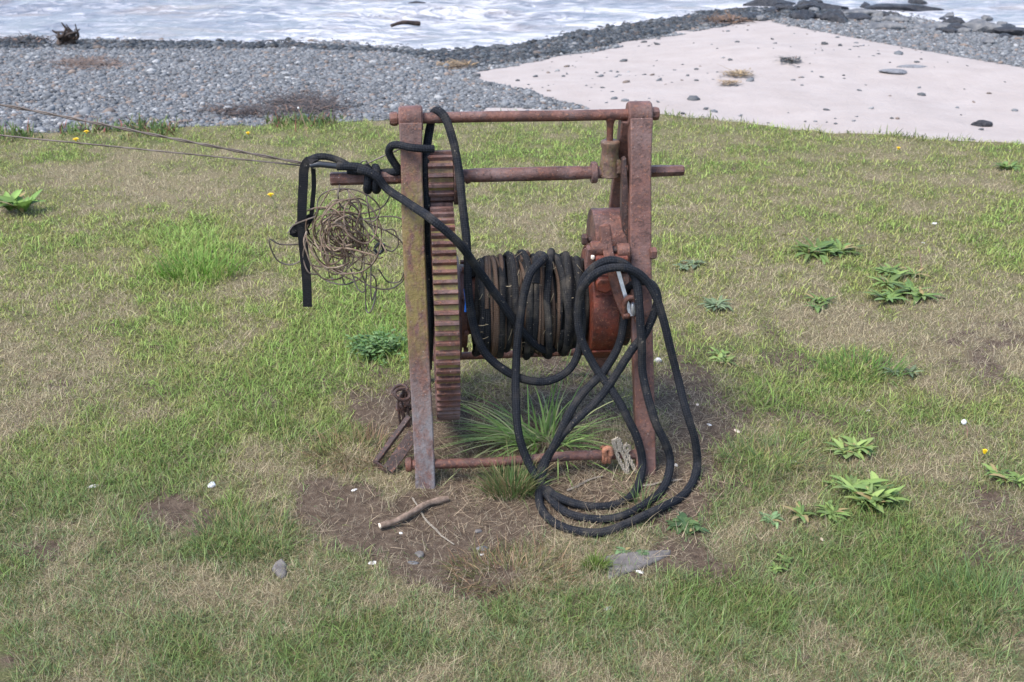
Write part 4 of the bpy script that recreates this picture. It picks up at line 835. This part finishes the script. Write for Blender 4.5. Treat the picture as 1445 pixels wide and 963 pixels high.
rope('rope_length', [(604, 520, .0), (607, 466, -0.060), (604, 394, -0.060), (600, 296, -0.055), (600, 230, -0.030), (605, 185, .03), (610, 164, .025), (616, 157, .0), (626, 164, -0.022), (638, 195, -0.050), (648, 245, -0.090), (655, 300, -0.130), (660, 360, -0.170), (662, 410, -0.190), (669, 460, -0.200), (685, 497, -0.210), (711, 521, -0.220), (742, 536, -0.230), (773, 538, -0.230), (802, 522, -0.220), (816, 495, -0.210), (820, 455, -0.210),
    (818, 420, -0.220), (824, 397, -0.230), (840, 377, -0.235), (860, 368, -0.235), (878, 372, -0.235), (893, 388, -0.240), (901, 415, -0.260), (904, 480, -0.280), (908, 527, -0.285), (924, 595, -0.342), (938, 625, -0.350), (945, 650, -0.355), (939, 680, 'g', .014), (921, 705, 'g'), (880, 728, 'g', .012), (848, 733, 'g', .012), (804, 726, 'g', .012), (778, 706, 'g', .014), (764, 680, 'g', .03), (764, 662, -0.350), (783, 630, -0.345), (804, 602, -0.340), (854, 553, -0.291), (893, 492, -0.265), (910, 472, -0.260), (924, 443, -0.250), (929, 420, -0.235), (921, 402, -0.225), (908, 397, -0.200), (893, 402, -0.170), (882, 412, -0.150)], parent=LR)
rope('rope_length', [(756, 400, -0.140), (757, 372, -0.110), (761, 360, -0.040), (768, 364, -0.100), (760, 372, -0.140), (749, 385, -0.165), (741, 412, -0.185), (734, 458, -0.200), (728, 511, -0.220), (727, 558, -0.274), (731, 611, -0.325), (743, 649, -0.345), (761, 679, 'g', .03), (786, 701, 'g', .028), (829, 715, 'g', .012), (867, 713, 'g'), (889, 701, 'g'), (902, 680, 'g', .012), (907, 656, -0.350), (901, 620, -0.345), (886, 589, -0.328), (864, 552, -0.290), (839, 517, -0.250), (824, 485, -0.235), (817, 450, -0.225), (818, 418, -0.230), (824, 403, -0.245), (841, 386, -0.255), (862, 378, -0.260), (888, 380, -0.258), (910, 396, -0.255), (925, 421, -0.262), (934, 448, -0.270), (944, 482, -0.280), (957, 533, -0.290), (970, 589, -0.343), (981, 628, -0.355), (984, 655, -0.360), (976, 684, 'g'), (956, 705, 'g'), (911, 727, 'g', .022), (882, 740, 'g'), (848, 751, 'g'), (811, 749, 'g'), (780, 736, 'g'), (763, 713, 'g'), (761, 690, 'g', .02), (768, 656, -0.355), (786, 620, -0.345), (797, 597, -0.338), (822, 556, -0.293), (853, 522, -0.250), (873, 489, -0.215), (881, 450, -0.190), (884, 425, -0.175)], parent=LR)
rope('rope_length', [(506, 240, -0.035), (520, 243, -0.045), (532, 250, -0.048), (545, 266, -0.050), (575, 286, -0.135), (610, 311, -0.300), (632, 328, -0.305), (650, 345, -0.290), (670, 374, -0.240), (690, 403, -0.200), (722, 448, -0.170), (742, 474, -0.155), (768, 494, -0.120), (790, 488, -0.050)], parent=LR)

# strap with its eye at the left end of the shaft
ST = empty('black_strap', Vp(430, 232, 0)); tag(ST, 'black rope and flat webbing strap knotted round the left shaft end', 'strap')
m = MB(); m.ribbon(spline([Vp(447, 224, -.01), Vp(436, 227, -.02), Vp(430, 235, -.02), Vp(428, 260, -.02), Vp(426, 300, -.02), Vp(427, 335, -.015), Vp(430, 365, -.01), Vp(433, 400, -.01), Vp(434, 433, -.01)], .012), .027, .004, [tuple(UX)] * 400); m.build('webbing_tail', M['webbing'], ST)
m = MB(); m.ribbon(spline([Vp(442, 238, .01), Vp(443, 262, .01), Vp(441, 285, .01), Vp(438, 310, .008), Vp(430, 325, .0)], .012), .013, .003, [tuple(UX)] * 400); m.ribbon(spline([Vp(440, 306, .005), Vp(430, 312, .0), Vp(418, 321, -.005), Vp(411, 328, -.006), Vp(420, 330, .002), Vp(436, 326, .005)], .008), .022, .004, [(0, 0, 1)] * 200); m.build('narrow_webbing', M['webbing'], ST)
rope('strap_arc', [(431, 236, -.015), (436, 227, -.01), (447, 222, -.01), (460, 221.5, -.01), (476, 226, -.01), (490, 233, -.02), (505, 241, -.03)], .0098, parent=ST)
rope('taped_length', [(438, 234, -.02), (448, 232, -.02), (460, 233, -.02), (478, 235, -.02)], .0088, 'tape', ST)
rope('rope_eye', [(476, 235, -.02), (490, 235, -.025), (505, 236, -.03), (520, 243, -.032), (530, 250, -.03)], .0125, parent=ST)
rope('rope_eye', [(612, 210.5, -.082), (598, 210, -.088), (580, 208.5, -.085), (562, 204.5, -.06), (553, 206, -.045), (549, 213, -.035), (552, 223, -.03), (558, 233, -.025), (562, 240, -.022), (545, 243, .005), (525, 244, .01), (505, 242, -.01), (490, 240, -.015)], .0112, parent=ST)
m = MB()
for u_ in (Ul(519, 250, 0), Ul(531, 250, 0)):
    th = np.linspace(0, 2 * np.pi, 40); m.tube(np.array([L(u_ + .003 * math.sin(a * 2), -.033 * math.sin(a) , ZSH + .033 * math.cos(a) - .003) for a in th]), .0118, 10)
m.build('knot', M['rope'], ST, 60)

# ------------------------------------------------------------------ wire tangle and cables
WT = empty('wire_tangle', Vp(482, 325, 0)); tag(WT, 'tangled nest of rusty wire hanging from the left shaft end', 'wire')
def loop(cx, cy, rx, ry, v0, n=1.0, ph=0, tilt=0, vz=.03):
    th = np.linspace(ph, ph + n * 2 * np.pi, max(14, int(26 * n))); x = cx + rx * np.cos(th) * math.cos(tilt) - ry * np.sin(th) * math.sin(tilt); y = cy + rx * np.cos(th) * math.sin(tilt) + ry * np.sin(th) * math.cos(tilt)
    jx = np.cumsum(rng.normal(0, 1.1, len(th))); jy = np.cumsum(rng.normal(0, 1.0, len(th)))
    return np.array([Vp(a + jx[i], b + jy[i], v0 + vz * math.sin(th[i] * 1.0 + ph * 2)) for i, (a, b) in enumerate(zip(x, y))])
m = MB(); pts = []
for k in range(46):
    s = random.uniform(.35, 1.05); asp = random.choice((.25, .4, .6, .9)); pts.append(loop(random.gauss(480, 14), random.gauss(333, 14), 47 * s * random.uniform(.8, 1.1), 47 * s * asp, random.gauss(-.01, .03), random.uniform(.5, 1.2), random.uniform(0, 6.28), random.gauss(1.1, .8), .05))
for P in pts: m.tube(spline(P[::2], .010), .0024, 5)
m.build('wire_coils', M['wire'], WT, 60)
m = MB()
for c in ([(483, 244), (479, 262), (477, 275), (482, 292), (492, 295), (494, 280), (487, 266), (478, 270), (478, 285), (488, 300)], [(512, 242), (509, 230), (516, 227), (520, 240), (516, 262), (519, 290), (523, 312), (528, 330)], [(516, 232), (540, 221), (568, 209)], [(545, 268), (552, 272), (575, 276), (600, 280)],
          [(447, 300), (450, 280), (468, 268), (500, 268), (525, 280), (536, 296), (528, 312), (500, 306)], [(548, 262), (549, 278), (540, 292), (520, 300), (495, 303)], [(520, 316), (545, 326), (565, 340), (571, 352), (571, 380), (563, 398), (548, 398), (534, 380)], [(500, 312), (530, 307), (556, 306), (572, 311)], [(540, 350), (552, 355), (562, 345), (556, 325), (540, 325)],
          [(421, 345), (395, 345), (380, 338), (392, 368), (410, 374), (425, 368)], [(495, 380), (505, 408), (512, 413), (516, 404), (510, 385)], [(517, 385), (516, 415), (517, 438), (523, 440), (530, 420), (530, 395), (522, 385)], [(524, 370), (523, 400), (525, 424), (531, 410)], [(463, 375), (466, 392), (473, 395)], [(480, 380), (486, 402)],
          [(500, 390), (525, 405), (550, 408), (567, 398), (573, 380)], [(440, 378), (460, 396), (485, 402), (500, 398)], [(432, 340), (428, 365), (436, 385), (450, 388)], [(520, 330), (540, 345), (552, 350)], [(406, 330), (412, 320), (428, 312), (445, 306)]):
    m.tube(spline([Vp(*p, random.uniform(-.045, .015)) for p in c], .008), .0023, 5)
m.build('loose_wire_ends', M['cable'], WT, 60)
m = MB()
for c in ([(529, 350), (536, 343), (541, 352), (534, 358), (528, 352)], [(541, 344), (541, 352)]): m.tube(spline([Vp(*p, -.03) for p in c], .006), .0045, 7)
m.build('black_clip', M['tape'], WT)
def cable(label, pxs, r, strands):
    P = np.array([Vp(x, y, v) for x, y, v in pxs]); q = spline(P, .012); m = MB(); i = np.arange(len(q))
    for k in range(strands):
        w = np.stack([0 * i, np.cos(i * .5 + k * math.pi), np.sin(i * .5 + k * math.pi)], -1) * r * (1 if strands > 1 else 0); m.tube(q + w, r, 6)
    tag(m.build('wire_cable', M['cable'], None, 60), label, 'cable', 'cables pulling away to the left')
cable('upper twisted two strand wire cable running left from the strap', [(-700, 45, .1), (-300, 102, .05), (0, 148, .02), (120, 171, .01), (250, 197, .0), (360, 218, .0), (436, 232, -.0), (450, 234, 0)], .0024, 2)
cable('lower thin single wire running left from the strap', [(-700, 92, .1), (-300, 150, .05), (0, 191, .02), (120, 203, .01), (250, 216, .0), (360, 227, .0), (436, 235, .005), (450, 236, 0)], .0024, 1)
# frayed rope ends tied at the right foot
m = MB()
for c in ([(865, 622), (868, 632), (872, 645), (880, 660), (887, 671)], [(873, 620), (874, 632), (880, 642), (885, 655), (886, 668)], [(880, 630), (886, 642), (892, 655), (899, 668)], [(868, 630), (866, 622), (872, 619), (876, 627), (874, 636)], [(880, 632), (884, 627), (889, 632), (884, 640)]):
    q = spline(RP([(x, y, -.325 - .0006 * max(y - 640, 0)) for x, y in c]), .006)
    for k in range(3): m.tube(q + np.stack([np.cos(np.arange(len(q)) * .8 + k * 2.1), 0 * q[:, 0], np.sin(np.arange(len(q)) * .8 + k * 2.1)], -1) * .0036, .0034, 6)
tag(m.build('frayed_rope', M['rope_grey'], None, 60), 'pale frayed rope ends tied to the low bar by the right leg', 'rope')
m = MB()
for k in range(6):
    th = np.linspace(0, 6.28, 24); u_ = Ul(855, 645, vf) + (k % 3 - 1) * .007; rr_ = .021 + .002 * (k % 2)
    m.tube(np.array([L(u_ + .004 * math.sin(a + k), vf + rr_ * math.sin(a), zf + rr_ * math.cos(a) * 1.05 + .004) for a in th]), .0048, 7)
m.tube(spline([L(Ul(853, 640, vf), vf - .02, zf + .015), L(Ul(851, 636, vf), vf - .024, zf + .034), L(Ul(858, 634, vf), vf - .022, zf + .038), L(Ul(860, 642, vf), vf - .024, zf + .016)], .005), .0085, 8)
tag(m.build('orange_rope_knot', M['rope_orange'], None, 60), 'faded orange rope knotted round the low front bar', 'rope')

# ------------------------------------------------------------------ camera, light, world
cam = bpy.data.cameras.new('camera'); cam.sensor_width = 36; cam.lens = FPX / PW * 36; cam.clip_start = .05; cam.clip_end = 4000
co = link(bpy.data.objects.new('camera', cam)); co.location = (0, 0, CH); co.rotation_euler = (math.pi / 2 - TH, 0, 0); sc.camera = co
cam.dof.use_dof = True; cam.dof.focus_distance = 3.35; cam.dof.aperture_fstop = 7.1
SUN_EL, SUN_AZ = R(60), R(-125)      # behind thin cloud, high over the photographer's left shoulder
wd = bpy.data.worlds.new('World'); sc.world = wd; wd.use_nodes = True; nt = wd.node_tree
sky = nt.nodes.new('ShaderNodeTexSky'); sky.sky_type = 'NISHITA'; sky.sun_disc = False; sky.sun_elevation = SUN_EL; sky.sun_rotation = SUN_AZ; sky.air_density = 1.0; sky.dust_density = 1.2; sky.ozone_density = 1.0
bg = nt.nodes['Background']; bg.inputs[1].default_value = .105; nt.links.new(sky.outputs[0], bg.inputs[0])
ld = bpy.data.lights.new('sun', 'SUN'); ld.energy = 1.5; ld.angle = R(32); ld.color = (1, .95, .88); lo = link(bpy.data.objects.new('sun', ld))
sdir = Vector((math.sin(SUN_AZ) * math.cos(SUN_EL), math.cos(SUN_AZ) * math.cos(SUN_EL), math.sin(SUN_EL))); lo.rotation_euler = (-sdir).to_track_quat('-Z', 'Y').to_euler(); lo.location = (0, 0, 6)
vs = sc.view_settings; vs.view_transform = 'Standard'; vs.look = 'None'; vs.exposure = 1.92; vs.gamma = 1; vs.use_curve_mapping = False
